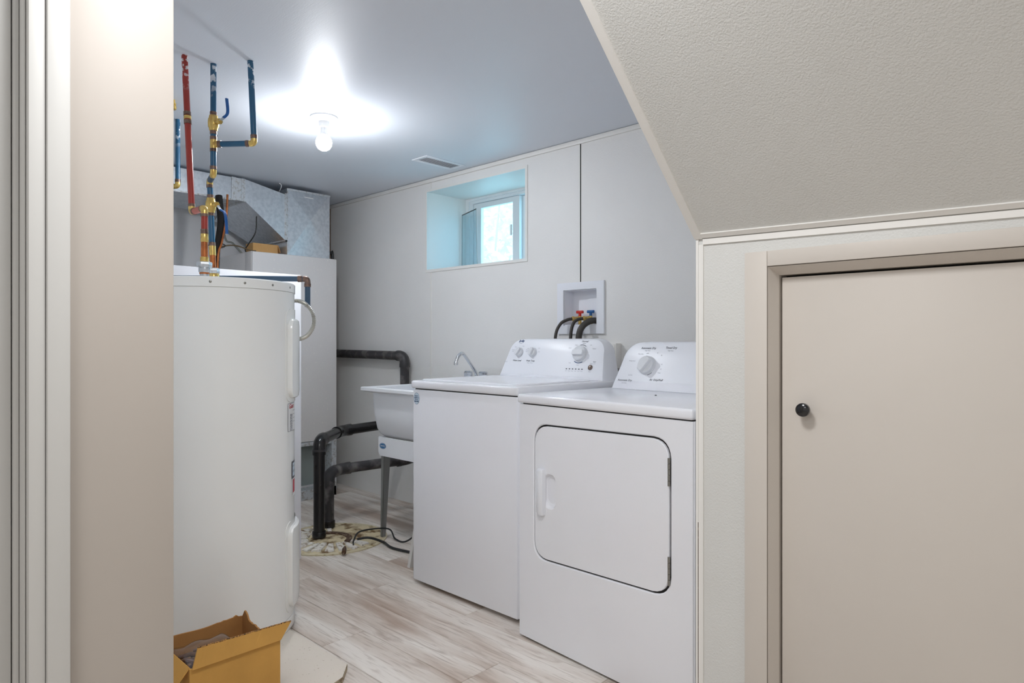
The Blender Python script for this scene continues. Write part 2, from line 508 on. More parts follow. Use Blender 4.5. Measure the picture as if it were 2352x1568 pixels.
# the hall: left wall ends at the opening to the laundry room
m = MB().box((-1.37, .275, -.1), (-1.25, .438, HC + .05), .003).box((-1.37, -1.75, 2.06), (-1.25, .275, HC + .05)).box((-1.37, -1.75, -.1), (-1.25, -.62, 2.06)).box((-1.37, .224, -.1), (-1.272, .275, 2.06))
tag(m.build('wall_near_left', 'halldry_dim'), 'beige wall end at the left edge, hiding the water heater side', 'wall', kind=ST)
m = MB().box((1.2, -1.75, -.1), (1.35, 1.8, HC + .05))
tag(m.build('wall_near_right', 'wallboard', smooth=False), 'hall wall beside the camera', 'wall', kind=ST)
m = MB().box((-1.37, -1.75, -.1), (1.35, -1.62, HC + .05))
tag(m.build('wall_rear', 'wallboard', smooth=False), 'hall wall behind the camera', 'wall', kind=ST)

# closet wall under the stair, its door opening, sloped soffit, hidden stair side
UE, VC = -.863, 1.62
SL = math.tan(R(42.5))
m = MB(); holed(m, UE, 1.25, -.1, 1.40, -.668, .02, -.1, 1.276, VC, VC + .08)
wr = m.build('wall_right', 'hallboard_dim', smooth=False)
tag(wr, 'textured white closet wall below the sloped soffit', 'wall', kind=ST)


def sof(u, v):  # underside height of the stair
    return 1.371 - .020 * (u - UE) + (VC - v) * SL


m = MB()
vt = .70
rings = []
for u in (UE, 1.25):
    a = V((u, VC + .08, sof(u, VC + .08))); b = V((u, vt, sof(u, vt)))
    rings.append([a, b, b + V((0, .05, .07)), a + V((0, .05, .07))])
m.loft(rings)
tag(m.build('ceiling_sloped', 'hallboard_dim', smooth=False), 'sloped textured soffit under the stair at upper right', 'ceiling', kind=ST)
m = MB().prism([(UE + .004, VC + .08, 0), (UE + .004, 2.80, 0), (UE + .004, 2.80, HC + .02), (UE + .004, .70, HC + .02),
                (UE + .004, .82, sof(UE, .82) + .04), (UE + .004, VC + .08, sof(UE, VC + .08) + .04)], (.05, 0, 0))
tag(m.build('wall_stair', 'wallboard', smooth=False), 'side wall of the under-stair closet beside the dryer', 'wall', kind=ST)
# trims: along the soffit edge, along wall top, down the corner
dirs = V((0, -1, SL)).normalized(); nrm = V((0, -SL, -1)).normalized()
m = MB()
p0 = V((UE - .006, VC - .004, sof(UE, VC - .004))); p1 = p0 + dirs * 1.25
for q0, q1, wdt, th in ((p0, p1, .022, .005),):
    m.loft([[q + V((0, 0, 0)), q + V((wdt, 0, -.0004)), q + V((wdt, 0, 0)) + nrm * th, q + nrm * th] for q in (q0, q1)])
m.loft([[q + V((0, 0, 0)), q + V((.005, 0, 0)), q + V((.005, 0, 0)) - nrm * .03, q - nrm * .03] for q in (p0 + V((-.004, 0, 0)), p1 + V((-.004, 0, 0)))])
tag(m.build('trim_1', 'trim', smooth=False), 'pale angle strip running up the soffit edge', 'trim', kind=ST)
m = MB()
rg = []
for u in (UE + .016, 1.25):
    z = sof(u, VC)
    rg.append([(u, VC - .0002, z - .015), (u, VC - .005, z - .015), (u, VC - .005, z - .0005), (u, VC - .0002, z)])
m.loft(rg)
rg = []
for u in (UE + .016, 1.25):
    z = sof(u, VC)
    a = V((u, VC - .005, sof(u, VC - .005))); rg.append([a, a + dirs * .014, a + dirs * .014 + nrm * .004, a + nrm * .004])
m.loft(rg)
tag(m.build('trim_2', 'trim', smooth=False), 'pale strip where closet wall meets the soffit', 'trim', kind=ST)
m = MB().box((UE - .004, VC - .004, 0), (UE + .003, VC + .03, 1.372)).box((UE + .0036, VC - .004, 0), (UE + .017, VC - .0005, 1.356))
m.build('trim_3', 'trim', smooth=False)
o = bpy.data.objects['trim_3']; tag(o, 'pale vertical corner strip beside the dryer', 'trim', kind=ST)
MB().box((UE + .002, VC - .0042, 0), (UE + .0038, VC - .0008, .62)).build('stained_joint', 'rust', o, smooth=False)

# ------------------------------------------------------------------ closet door
door = empty('door_1', 'low beige closet door with a round black knob', 'door', (-.33, 1.62, 0), kind=ST)
DU0, DU1, DZ = -.651, .004, 1.258
MB().box((DU0, 1.648, .012), (DU1, 1.683, DZ), .0015).build('door_slab', 'beige', door)
CU0, CU1, CZ = -.6705, .022, 1.284      # inner edge of the flat casing
m = MB()
m.box((-.727, 1.603, 0), (CU0, VC, 1.3215), .0015)
m.build('casing', 'beige', door)
MB().box((CU1, 1.603, 0), (CU1 + .056, VC, 1.3215), .0015).build('casing', 'beige', door)
MB().box((CU0 + .0004, 1.603, CZ), (CU1 - .0004, VC, 1.3215), .0015).build('casing', 'beige', door)
# bevelled jamb (mitred at the corner)
b1 = (CU0 + .0015, 1.606, CZ - .0015); b2 = (DU0 - .005, 1.642, DZ + .006)
m = MB()
m.loft([[(b1[0], b1[1], z1), (b2[0], b2[1], z2), (b2[0], b2[1] + .05, z2), (b1[0], b2[1] + .05, z1)] for z1, z2 in ((0, 0), (b1[2], b2[2]))])
m.build('jamb', 'beige', door, smooth=False)
m = MB()
m.loft([[(u1, b1[1], b1[2]), (u2, b2[1], b2[2]), (u2, b2[1] + .05, b2[2]), (u1, b2[1] + .05, b1[2])] for u1, u2 in ((b1[0], b2[0]), (CU1 - .0015, DU1 + .005))])
m.build('jamb', 'beige', door, smooth=False)
m = MB()
m.loft([[(CU1 - .0015, b1[1], z1), (DU1 + .005, b2[1], z2), (DU1 + .005, b2[1] + .05, z2), (CU1 - .0015, b2[1] + .05, z1)] for z1, z2 in ((0, 0), (b1[2], b2[2]))])
m.build('jamb', 'beige', door, smooth=False)
kn = MB().lathe([(.008, 0), (.008, .012), (.0145, .018), (.0165, .024), (.0160, .030), (.012, .0335), (.004, .035)], (-.5915, 1.648, .937), (0, -1, 0), 28).build('knob', 'black', door)
kn['label'] = 'round black knob'
MB().box((-.70, 1.69, -.1), (.05, 1.70, 1.30)).build('backing', 'dark', door, smooth=False)

# hall door at the left edge
d2 = empty('door_2', 'white hall door and casing cut by the left picture edge', 'door', (-1.27, 0, 0), kind=ST)
MB().box((-1.330, -.60, .01), (-1.294, .2108, 2.04), .002).build('door_slab', 'hallcase_dim', d2)
MB().box((-1.254, .2225, 0), (-1.236, .2447, 2.10), .002).build('casing', 'hallcase_dim', d2)
MB().box((-1.254, .2452, 0), (-1.230, .2768, 2.10), .003).build('backband', 'hallcase_dim', d2)
MB().box((-1.335, .2192, 0), (-1.252, .2222, 2.06), .001).build('jamb', 'hallcase_dim', d2)
MB().box((-1.335, .2122, 0), (-1.281, .2186, 2.05), .001).build('stop', 'hallcase_dim', d2)
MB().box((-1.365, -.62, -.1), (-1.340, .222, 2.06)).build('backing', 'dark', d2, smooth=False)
MB().box((-1.254, -.70, 0), (-1.236, -.64, 2.10), .002).build('casing', 'hallcase_dim', d2)
MB().box((-1.254, -.64, 2.05), (-1.236, .2447, 2.10), .002).build('casing', 'hallcase_dim', d2)

# ------------------------------------------------------------------ window
win = empty('window_1', 'small high sliding window deep in the back wall', 'window', (-3.0, 2.79, 1.57), kind=ST)
m = MB()
t = .012
m.box((WU0 - t, 2.79, WZ0 - t), (WU0, 3.25, WZ1 + t)); m.build('reveal_board', 'casing', win, smooth=False)
MB().box((WU1, 2.79, WZ0 - t), (WU1 + t, 3.25, WZ1 + t)).build('reveal_board', 'casing', win, smooth=False)
MB().box((WU0, 2.79, WZ1), (WU1, 3.25, WZ1 + t)).build('reveal_board', 'casing', win, smooth=False)
MB().box((WU0, 2.79, WZ0 - t), (WU1, 3.25, WZ0)).build('sill', 'casing', win, smooth=False)
m = MB(); holed(m, WU0 - .014, WU1 + .014, WZ0 - .016, WZ1 + .014, WU0 + .003, WU1 - .003, WZ0 + .002, WZ1 - .003, 2.785, 2.7895)
m.build('edge_trim', 'trim', win, smooth=False)
VF = 3.15
m = MB(); holed(m, WU0, WU1, WZ0, WZ1, WU0 + .055, WU1 - .055, WZ0 + .03, WZ1 - .034, VF, VF + .09)
holed(m, WU0, WU1, WZ0, WZ1, WU0 + .03, WU1 - .03, WZ0 + .02, WZ1 - .016, VF - .012, VF)
m.build('window_frame', 'pvc', win, smooth=False)
m = MB(); holed(m, -3.388, -2.955, WZ0 + .032, WZ1 - .036, -3.318, -3.015, WZ0 + .06, WZ1 - .070, VF + .012, VF + .04)
sa = m.build('sash', 'pvc', win, smooth=False)
MB().box((-3.318, VF + .024, WZ0 + .06), (-3.015, VF + .028, WZ1 - .070)).build('glass_pane', 'glass', sa, smooth=False)
m = MB(); holed(m, -2.975, WU1 - .055, WZ0 + .032, WZ1 - .036, -2.935, -2.64, WZ0 + .05, WZ1 - .056, VF + .045, VF + .075)
sb = m.build('sash', 'pvc', win, smooth=False)
MB().box((-2.935, VF + .058, WZ0 + .05), (-2.64, VF + .062, WZ1 - .056)).build('glass_pane', 'glass', sb, smooth=False)
MB().box((-3.033, VF + .002, 1.80), (-3.018, VF + .014, 1.872), .004).build('latch', 'pvc', sa)

# loose pane standing in the recess
a = V((-3.428, 3.085, WZ0 + .003)); b = V((-3.172, 2.990, WZ0 + .003))
lp = empty('loose_pane', 'loose glass pane leaning in the left side of the window recess', 'pane', tuple((a + b) / 2))
d = (b - a).normalized(); nn = V((d.y, -d.x, 0)); up = V((0, 0, .40)) + nn * -.004
m = MB().loft([[a, b, b + nn * .004, a + nn * .004], [a + up - d * .006, b + up - d * .03, b + up - d * .03 + nn * .004, a + up - d * .006 + nn * .004]])
m.build('glass_sheet', 'pane', lp, smooth=False)
m = MB().cyl(a + up - d * .006, b + up - d * .03, .0035, 8); m.build('edge_strip', 'dark', lp)
MB().cyl(b, b + up - d * .03, .0022, 8).build('edge_strip', 'leg', lp); MB().cyl(a, a + up - d * .006, .003, 8).build('edge_strip', 'leg', lp)

# outside the window
g = MB().box((-9, 3.262, 1.30), (5, 12, 1.48)); tag(g.build('ground', 'earth', smooth=False), 'pale bright ground outside the window', 'ground', kind=ST)
bush = empty('shrub', 'pale leafy shrub outside the window', 'shrub', (-5.4, 5.4, 1.48))
m = MB()
for k in range(7):
    an = k * .9; m.tube(smooth_path([(-5.4, 5.4, 1.47), (-5.4 + .25 * cos(an), 5.4 + .25 * sin(an), 2.0), (-5.4 + .8 * cos(an), 5.4 + .6 * sin(an), 2.6)], 4), .012, 6)
m.build('stem', 'bark', bush)
m = MB()
for k in range(1300):
    p = V((-5.4 + random.gauss(0, .62), 5.4 + random.gauss(0, .45), 2.42 + random.gauss(0, .42)))
    if p.z < 1.6: continue
    q = V((random.uniform(-1, 1), random.uniform(-1, 1), random.uniform(-1, 1))).normalized(); r = q.orthogonal().normalized()
    L = random.uniform(.05, .085)
    m.poly([p - q * L, p + r * L * .45, p + q * L, p - r * L * .45])
lv = m.build('foliage', 'leaf', bush, smooth=False); lv['kind'] = 'stuff'

# ------------------------------------------------------------------ ceiling lamp, vent
cl = empty('ceiling_light', 'bare glowing bulb in a white ceiling lampholder', 'lamp', (-2.837, 1.669, HC))
lx, ly = -2.837, 1.669
MB().lathe([(.064, 0), (.064, -.006), (.060, -.011), (.040, -.016), (.026, -.022), (.024, -.048), (.020, -.052)], (lx, ly, HC), n=40).build('lampholder', 'porc', cl)
MB().lathe([(.015, -.050), (.0155, -.075), (.022, -.088)], (lx, ly, HC), n=24).build('bulb_neck', 'porc', cl)
MB().lathe([(.0225, -.087), (.031, -.098), (.0365, -.112), (.0375, -.122), (.035, -.136), (.027, -.150), (.014, -.158), (.002, -.160)], (lx, ly, HC), n=32).build('bulb', 'bulb', cl)

ve = empty('ceiling_vent', 'white slotted air vent in the ceiling by the window', 'vent', (-3.05, 2.57, HC))
# register runs parallel to the window-side wall normal
m = MB(); u0, u1, v0, v1 = -3.125, -2.985, 2.415, 2.715
m.box((u0, v0, HC - .005), (u0 + .028, v1, HC - .0003), .002).box((u1 - .028, v0, HC - .005), (u1, v1, HC - .0003), .002)
m.box((u0 + .028, v0, HC - .005), (u1 - .028, v0 + .026, HC - .0003), .002).box((u0 + .028, v1 - .022, HC - .005), (u1 - .028, v1, HC - .0003), .002)
m.build('vent_frame', 'plastic', ve)
MB().box((u0 + .02, v0 + .02, HC - .0012), (u1 - .02, v1 - .02, HC - .0004)).build('backing', 'inklight', ve, smooth=False)
for k in range(17):
    y = v0 + .032 + k * .0146
    MB().prism([(u0 + .026, y, HC - .0045), (u0 + .026, y + .0075, HC - .0015), (u0 + .026, y + .0090, HC - .0025), (u0 + .026, y + .0015, HC - .0055)], (u1 - u0 - .052, 0, 0)).build('slat', 'plastic', ve, smooth=False)

# ------------------------------------------------------------------ furnace and ductwork
fu = empty('furnace', 'grey sheet-metal furnace cabinet against the end wall', 'furnace', (-4.5, 2.26, 0))
FX, F0, F1, FT = -4.2, 1.95, 2.575, 1.69
m = MB().box((-4.80, F0, .0), (-4.30, F1, FT), .004).box((-4.305, F0, .40), (FX - .012, F1, FT), .002)
m.build('cabinet', 'furn', fu)
MB().box((FX - .012, F0 + .002, .405), (FX, F1 - .002, FT - .002), .004).build('front_panel', 'furn', fu)
MB().box((-4.30, F0 + .004, .375), (FX + .004, F1 - .004, .401), .003).build('sill_lip', 'galvlip', fu)
MB().box((-4.306, F0 + .03, .085), (-4.292, F1 - .045, .37), .002).build('lower_panel', 'furndark', fu)
MB().box((-4.30, F1 - .04, .0), (FX - .004, F1, .375), .002).build('corner_post', 'galvlip', fu)
MB().box((-4.30, F0, .0), (FX - .004, F1, .07), .003).build('base_rail', 'galvlip', fu)
MB().cyl((-4.288, 2.325, .10), (-4.288, 2.325, .37), .003, 8).build('rod', 'dark', fu)

pn = empty('supply_plenum', 'cross-broken galvanised plenum box on top of the furnace', 'duct', (-4.45, 2.365, FT))
PX, P0, P1 = -4.222, 2.205, 2.530
m = MB()
z0, z1 = FT + .001, HC - .028
cz, cv = (z0 + z1) / 2, (P0 + P1) / 2
# front sheet dented into four planes by its cross break
ctr = V((PX + .020, cv + .0, z0 + .25))
cs = [V((PX, P0, z0)), V((PX, P1, z0)), V((PX, P1, z1)), V((PX, P0, z1))]
for i in range(4):
    m.poly([cs[i], cs[(i + 1) % 4], ctr])
bk = [p + V((-.46, 0, 0)) for p in cs]
for i in range(4):
    m.poly([cs[i], bk[i], bk[(i + 1) % 4], cs[(i + 1) % 4]])
m.poly(bk[::-1])
bmesh.ops.remove_doubles(m.bm, verts=m.bm.verts, dist=1e-5)
m.build('plenum_box', 'galv', pn, smooth=False)
MB().box((PX - .002, P0 - .003, z1 - .012), (PX + .004, P1 + .003, z1 + .001), .001).box((PX - .002, P0 - .003, z0 + .012), (PX + .004, P0 + .004, z1 - .013), .001).build('seam', 'galvlip', pn)
MB().box((PX, 2.33, z1 - .048), (PX + .0045, 2.40, z1 - .038), .001).build('tape', 'white', pn)

td = empty('trunk_duct', 'galvanised trunk duct along the ceiling sloping down to the plenum', 'duct', (-4.45, 1.4, HC))
ztop, zb = HC - .016, 2.010
m = MB().box((-4.78, .46, zb), (-4.235, 1.83, ztop), .0015); m.build('straight_duct', 'galv', td, smooth=False)
m = MB().box((-4.784, 1.83, zb - .003), (-4.231, 1.862, ztop + .002), .001).box((-4.784, 1.895, zb - .003), (-4.231, 1.92, ztop + .002), .001).box((-4.782, 1.862, zb - .001), (-4.233, 1.895, ztop), .001)
m.build('collar', 'galvlip', td, smooth=False)
MB().box((-4.2352, .46, zb - .006), (-4.228, 1.83, zb + .004), .001).build('drive_cleat', 'galvlip', td, smooth=False)
A = [V((-4.232, 1.92, zb)), V((-4.232, 1.92, ztop)), V((-4.78, 1.92, ztop)), V((-4.78, 1.92, zb))]
B = [V((-4.222, 2.186, 1.79)), V((-4.222, 2.186, 2.098)), V((-4.68, 2.186, 2.098)), V((-4.68, 2.186, 1.79))]
m = MB().loft([A, B]); bmesh.ops.triangulate(m.bm, faces=[f for f in m.bm.faces if len(f.verts) == 4])
m.build('transition', 'galv', td, smooth=False)
m = MB(); 
m.box((-4.70, 2.186, 1.782), (-4.216, 2.203, 1.800), .002).box((-4.226, 2.186, 1.80), (-4.216, 2.203, 2.105), .002).box((-4.70, 2.186, 2.095), (-4.226, 2.203, 2.105), .002)
m.build('flange', 'galvlip', td)
MB().box((-4.218, 2.188, 1.776), (-4.210, 2.201, 1.788), .001).build('corner_tab', 'cord', td)
br_ = MB().loft([[V((-4.76, 1.93, z)) + V(q) for q in ((0, 0, 0), (.04, 0, 0), (.04, .012, .03), (0, .012, .03))] if e == 0 else
                [V((-4.76, 2.35, z)) + V(q) for q in ((0, 0, 0), (.04, 0, 0), (.04, .012, .03), (0, .012, .03))] for e, z in ((0, 1.955), (1, 1.735))])
tag(br_.build('diagonal_strip', 'galv', smooth=False), 'slanting grey metal strip on the wall behind the cables', 'brace')  # thin grey strip slanting down along the end wall

cb = empty('carton_on_furnace', 'small open brown carton on top of the furnace', 'box', (-4.32, 2.09, FT))
m = MB().box((-4.40, 2.0, FT + .001), (-4.296, 2.005, FT + .068)).box((-4.30, 2.005, FT + .001), (-4.296, 2.175, FT + .068)).box((-4.40, 2.005, FT + .001), (-4.396, 2.175, FT + .064)).box((-4.396, 2.17, FT + .001), (-4.30, 2.175, FT + .064)).box((-4.396, 2.005, FT + .001), (-4.30, 2.17, FT + .004))
m.build('carton_body', 'cardor', cb, smooth=False)
MB().prism([(-4.296, 2.176, FT + .066), (-4.392, 2.176, FT + .066), (-4.392, 2.192, FT + .018), (-4.296, 2.192, FT + .018)], (0, .004, .001)).build('flap', 'cardor', cb, smooth=False)

# refrigerant line, cables
rl = MB().tube(smooth_path([(-4.15, 1.715, 2.0), (-4.11, 1.712, 1.84), (-4.115, 1.70, 1.72), (-4.13, 1.69, 1.60), (-4.135, 1.683, 1.0), (-4.135, 1.683, .01)], 5), .021, 12)
tag(rl.build('insulated_line', 'foam'), 'thick black foam-wrapped pipe left of the furnace', 'pipe')
cu = MB().tube(smooth_path([(-4.07, 1.735, 2.0), (-4.06, 1.722, 1.84), (-4.085, 1.705, 1.70), (-4.10, 1.688, 1.58), (-4.098, 1.684, 1.0), (-4.098, 1.684, .01)], 5), .0065, 10)
tag(cu.build('copper_line', 'copper'), 'thin copper pipe beside the black foam-wrapped pipe', 'pipe')
t_ = MB().tube(smooth_path([(-4.155, 1.655, 1.69), (-4.10, 1.70, 1.672), (-4.10, 1.735, 1.69), (-4.16, 1.72, 1.71), (-4.155, 1.655, 1.69)], 5), .003, 6)
tag(t_.build('cable_tie', 'cord'), 'black tie binding foam pipe and copper pipe', 'tie')
c1 = MB().tube(smooth_path([(-4.118, 1.72, 1.684), (-4.19, 1.80, 1.708), (-4.255, 1.885, 1.718), (-4.255, 1.96, 1.699), (-4.25, 2.0, 1.697)], 6), .0045, 8)
tag(c1.build('thermostat_cable', 'cable'), 'thin brown cable arching onto the furnace top', 'cable')
c2 = MB().tube(smooth_path([(-4.46, 1.86, 2.006), (-4.505, 1.905, 1.80), (-4.47, 1.94, 1.765), (-4.40, 1.965, 1.70), (-4.40, 1.975, 1.6915)], 6), .007, 8)
tag(c2.build('grey_cable', 'cableg'), 'grey cable curving down behind the furnace corner', 'cable')
c3 = MB().tube(smooth_path([(-4.268, 2.012, 1.93), (-4.268, 2.005, 1.825), (-4.303, 1.974, 1.747), (-4.325, 1.962, 1.712), (-4.36, 1.985, 1.694)], 6), .004, 8)
tag(c3.build('black_cable', 'cord'), 'thin black cable dropping from the sloping duct', 'cable')
wi = MB().tube(smooth_path([(-4.235, 2.155, 2.169), (-4.241, 2.172, 2.160), (-4.243, 2.170, 2.139), (-4.29, 2.178, 2.118), (-4.33, 2.18, 2.104)], 5), .0032, 8)
tag(wi.build('white_wire', 'white'), 'short white wire stub hanging between ceiling and duct', 'wire')
MB_ = MB().box((-4.72, 2.70, 0), (-4.647, 2.80, HC), .002)
tag(MB_.build('wall_stud', 'wood'), 'bare brown wood stud in the corner beside the plenum', 'stud', kind=ST)
bk_ = MB().tube(smooth_path([(-4.42, 2.60, 1.76), (-4.42, 2.66, 1.76), (-4.42, 2.672, 1.72), (-4.42, 2.672, 1.2), (-4.42, 2.66, .70), (-4.42, 2.66, .01)], 5), .012, 8)
tag(bk_.build('black_drain_tube', 'cord'), 'black tube looping down the right side of the furnace', 'tube')

# ------------------------------------------------------------------ water heater
HX, HY, HR, HT = -2.537, 1.034, .285, 1.320
sl = MB().prism([(-3.0, .60, 0), (-3.0, 1.225, 0), (-1.935, 1.225, 0), (-1.872, 1.168, 0), (-1.842, 1.08, 0), (-1.842, .60, 0)][::-1], (0, 0, .020))
base = sl.build('heater_base_board', 'slab', smooth=False)
tag(base, 'speckled pale board under water heater with a chipped corner', 'board')
MB().prism([(-1.990, 1.2256, .001), (-1.934, 1.2256, .001), (-1.871, 1.1685, .001), (-1.8412, 1.08, .001), (-1.8412, .98, .001), (-1.858, .98, .0203), (-1.862, 1.075, .0203), (-1.89, 1.15, .0203), (-1.945, 1.205, .0203), (-1.99, 1.218, .0203)][:5] , (0, 0, .0185)).build('chipped_edge', 'slabedge', base, smooth=False)

wh = empty('water_heater', 'tall white cylindrical water heater', 'water heater', (HX, HY, .02))
MB().lathe([(HR - .004, .062), (HR, .066), (HR, HT - .036), (HR - .004, HT - .034)], (HX, HY, 0), n=96).build('tank_jacket', 'enamel_h', wh)
MB().lathe([(HR - .01, .0205), (HR - .001, .0205), (HR + .0015, .024), (HR + .0015, .058), (HR - .002, .062)], (HX, HY, 0), n=96).build('base_ring', 'enamel_h', wh)
MB().lathe([(HR - .004, HT - .036), (HR + .003, HT - .034), (HR + .003, HT - .004), (HR - .001, HT), (.02, HT + .001)], (HX, HY, 0), n=96).build('top_cap', 'enamel_h', wh)


def onh(a, z, r): return V((HX + r * cos(a), HY + r * sin(a), z))


for a in (-25, -3, 19, 41, 75, 110):
    a = R(a); o = onh(a, HT - .018, HR + .002)
    MB().lathe([(.0045, 0), (.0045, .0015), (.003, .0025), (.0005, .0025)], o, (cos(a), sin(a), 0), 10).build('screw', 'steel', wh)


def cover(z0, z1, a0=37, a1=80):
    m = MB()
    ac, hw = R((a0 + a1) / 2), R((a1 - a0) / 2)
    rows = []
    H = z1 - z0
    zs = [(0, -.002, 0), (0, .010, 0), (.006, .017, .006)] + [(.006 + .02 * k, .019, .006) for k in (1, 2)]
    zs += [(H * .5, .019, .006)] + [(H - q, r, i) for q, r, i in zs[::-1]]
    for q, r, ins in zs:
        d = min(q, H - q)
        cr = .035
        nar = 0 if d > cr else cr - math.sqrt(max(0, cr * cr - (cr - d) ** 2))
        h2 = hw - nar / HR
        row = []
        for t, rr in [(-1, -.002), (-1, .010), (-.95, .019)] + [(k / 4, .019) for k in range(-3, 4)] + [(.95, .019), (1, .010), (1, -.002)]:
            row.append(onh(ac + t * h2, z0 + q, HR + min(r, rr)))
        rows.append(row)
    m.grid(lambda i, j: rows[round(i * (len(rows) - 1))][round(j * 12)], len(rows) - 1, 12)
    return m.build('access_cover', 'enamel_h', wh)


def plate(z0, z1, a0=34.5, a1=83):
    m = MB(); ac, hw = R((a0 + a1) / 2), R((a1 - a0) / 2)
    H = z1 - z0; rows = []
    for q in [0, .004, .012, .025, .04, H / 2, H - .04, H - .025, H - .012, H - .004, H]:
        d = min(q, H - q); cr = .04
        nar = 0 if d > cr else cr - math.sqrt(max(0, cr * cr - (cr - d) ** 2))
        h2 = hw - nar / HR
        rows.append([onh(ac + t * h2, z0 + q, HR + e) for t, e in [(-1, -.002), (-1, .003)] + [(k / 5, .003) for k in range(-4, 5)] + [(1, .003), (1, -.002)]])
    m.grid(lambda i, j: rows[round(i * 10)][round(j * 12)], 10, 12)
    m.build('cover_flange', 'enamel_h', wh)


plate(.872, 1.222); cover(.886, 1.185)
plate(.085, .425); cover(.105, .405)


def onlabel(a0, zc):
    return lambda x, y: onh(R(a0) + x / HR, zc + y, HR + .0018)


def sticker(name, a0, zc, w, h, m_, parent=wh, r=.0008):
    mm = MB(); f = onlabel(a0, zc)
    mm.grid(lambda i, j: onh(R(a0) + (i - .5) * w / HR, zc + (j - .5) * h, HR + r), 8, 1)
    return mm.build(name, m_, parent)


s1 = sticker('rating_label', 47, .815, .088, .106, 'inklight'); 
sticker('label_face', 47, .815, .084, .102, 'paper', s1, .0012)
m = MB(); m.text('Giant', .024, onlabel(45, .856), .3, bold=.0004); m.build('label_lettering', 'inkred', s1, smooth=False)
m = MB()
for k in range(18):
    z = .845 - .0035 * k - .02
    m.grid(lambda i, j: onh(R(44.5) + (i - .5) * .026 / HR, z + j * random.choice((.001, .0018)), HR + .0018), 3, 1)
for k in range(4):
    z = .838 - k * .014
    m.grid(lambda i, j: onh(R(52) + (i - .5) * .034 / HR, z + j * .0012, HR + .0018), 3, 1)
m.build('barcode', 'ink', s1, smooth=False)
s2 = sticker('grey_label', 52, .612, .060, .066, 'ink'); sticker('label_face', 52, .612, .036, .05, 'stick', s2, .0012)
m = MB(); m.text('ENERGUIDE', .0075, onlabel(52, .626)); m.text('kWh', .016, onlabel(52, .606)); m.build('label_lettering', 'ink', s2, smooth=False)
s3 = sticker('red_label', 53.5, .545, .05, .066, 'paper'); sticker('label_face', 53, .549, .036, .05, 'inkred', s3, .0012)
m = MB()
m.text('G', .05, lambda x, y: onh(R(74) + x / HR, 1.085 + y, HR + .0205), .25, bold=.0004); m.build('brand_letter', 'inkred', wh, smooth=False)

# tall white board behind heater
wp = MB().box((-3.115, .92, 0), (-3.09, 1.69, 1.436), .003)
tag(wp.build('white_board', 'enamel'), 'tall white panel standing behind the water heater', 'panel')
bpy.data.objects['white_board']['label'] = 'tall white panel standing behind the water heater'


# ------------------------------------------------------------------ water pipes
def pipe(parent, p, q, m_, r=.0112, name='pipe'):
    return MB().cyl(p, q, r, 18).build(name, m_, parent)


def ring(parent, p, d, r=.0128, l=.010):
    d = V(d).normalized(); p = V(p)
    MB().cyl(p - d * l / 2, p + d * l / 2, r, 18).build('crimp_ring', 'ring', parent)


def elbow(parent, c, din, dout, m_='brass', r=.0122, leg=.024, name='elbow'):
    c = V(c); din = V(din).normalized(); dout = V(dout).normalized()
    pts = [c - din * leg] + arc(c, din, dout, r * 1.05, 7) + [c + dout * leg]
    MB().tube(pts, r, 18).build(name, m_, parent)


def hexnut(mb, c, r, h):
    mb.loft([[V(c) + V((rr * cos(pi / 3 * k + .2), rr * sin(pi / 3 * k + .2), z)) for k in range(6)] for rr, z in ((r * .93, 0), (r, h * .12), (r, h * .88), (r * .93, h))])
    return mb


# hot
hp = empty('hot_water_pipe', 'red water pipe from the ceiling down to the heater top', 'pipe', (-2.395, .948, HT))
a, b, c = V((-2.601, .948, HC)), V((-2.516, .943, 1.572)), V((-2.400, .942, 1.570))
d1 = (b - a).normalized(); d2 = (c - b).normalized(); dn = V((0, 0, -1))
mid = a + d1 * (HC - 2.0)
m1 = V(a) + d1 * .245
pipe(hp, a, b - d1 * .018, 'red')
MB().cyl(m1 - d1 * .006, m1 + d1 * .006, .0130, 18).build('coupling', 'brass', hp)
ring(hp, m1 - d1 * .016, d1, .0132, .014); ring(hp, m1 + d1 * .017, d1, .0132, .014)
elbow(hp, b, d1, d2, leg=.020); ring(hp, b - d1 * .024, d1)
pipe(hp, b + d2 * .018, c - d2 * .018, 'redend'); ring(hp, b + d2 * .022, d2); ring(hp, c - d2 * .020, d2, .0125, .008)
elbow(hp, c, d2, dn, leg=.020); ring(hp, c + dn * .025, dn)
pipe(hp, c + dn * .018, (c.x, c.y, 1.476), 'red'); ring(hp, (c.x, c.y, 1.487), dn, .0128, .016)
MB().lathe([(.0118, 1.480), (.0130, 1.477), (.0130, 1.452), (.0118, 1.450)], (c.x, c.y, 0), n=20).build('adapter', 'brass', hp)
pipe(hp, (c.x, c.y, 1.452), (c.x, c.y, 1.388), 'copper', .0118, 'copper_stub')
MB().lathe([(.0125, 1.398), (.0142, 1.397), (.0142, 1.380), (.0125, 1.379)], (c.x, c.y, 0), n=20).build('collar', 'brass', hp)
m = MB(); hexnut(m, (c.x, c.y, 1.361), .0255, .019); m.lathe([(.019, 1.361), (.0195, 1.356), (.0195, 1.345), (.018, 1.343)], (c.x, c.y, 0), n=12); m.build('union_nut', 'zinc', hp)
MB().lathe([(.0165, 1.344), (.0165, 1.337)], (c.x, c.y, 0), n=18).build('bush_ring', 'copper', hp)
MB().lathe([(.0155, 1.338), (.0155, HT + .001)], (c.x, c.y, 0), n=18).build('nipple', 'zinc', hp)


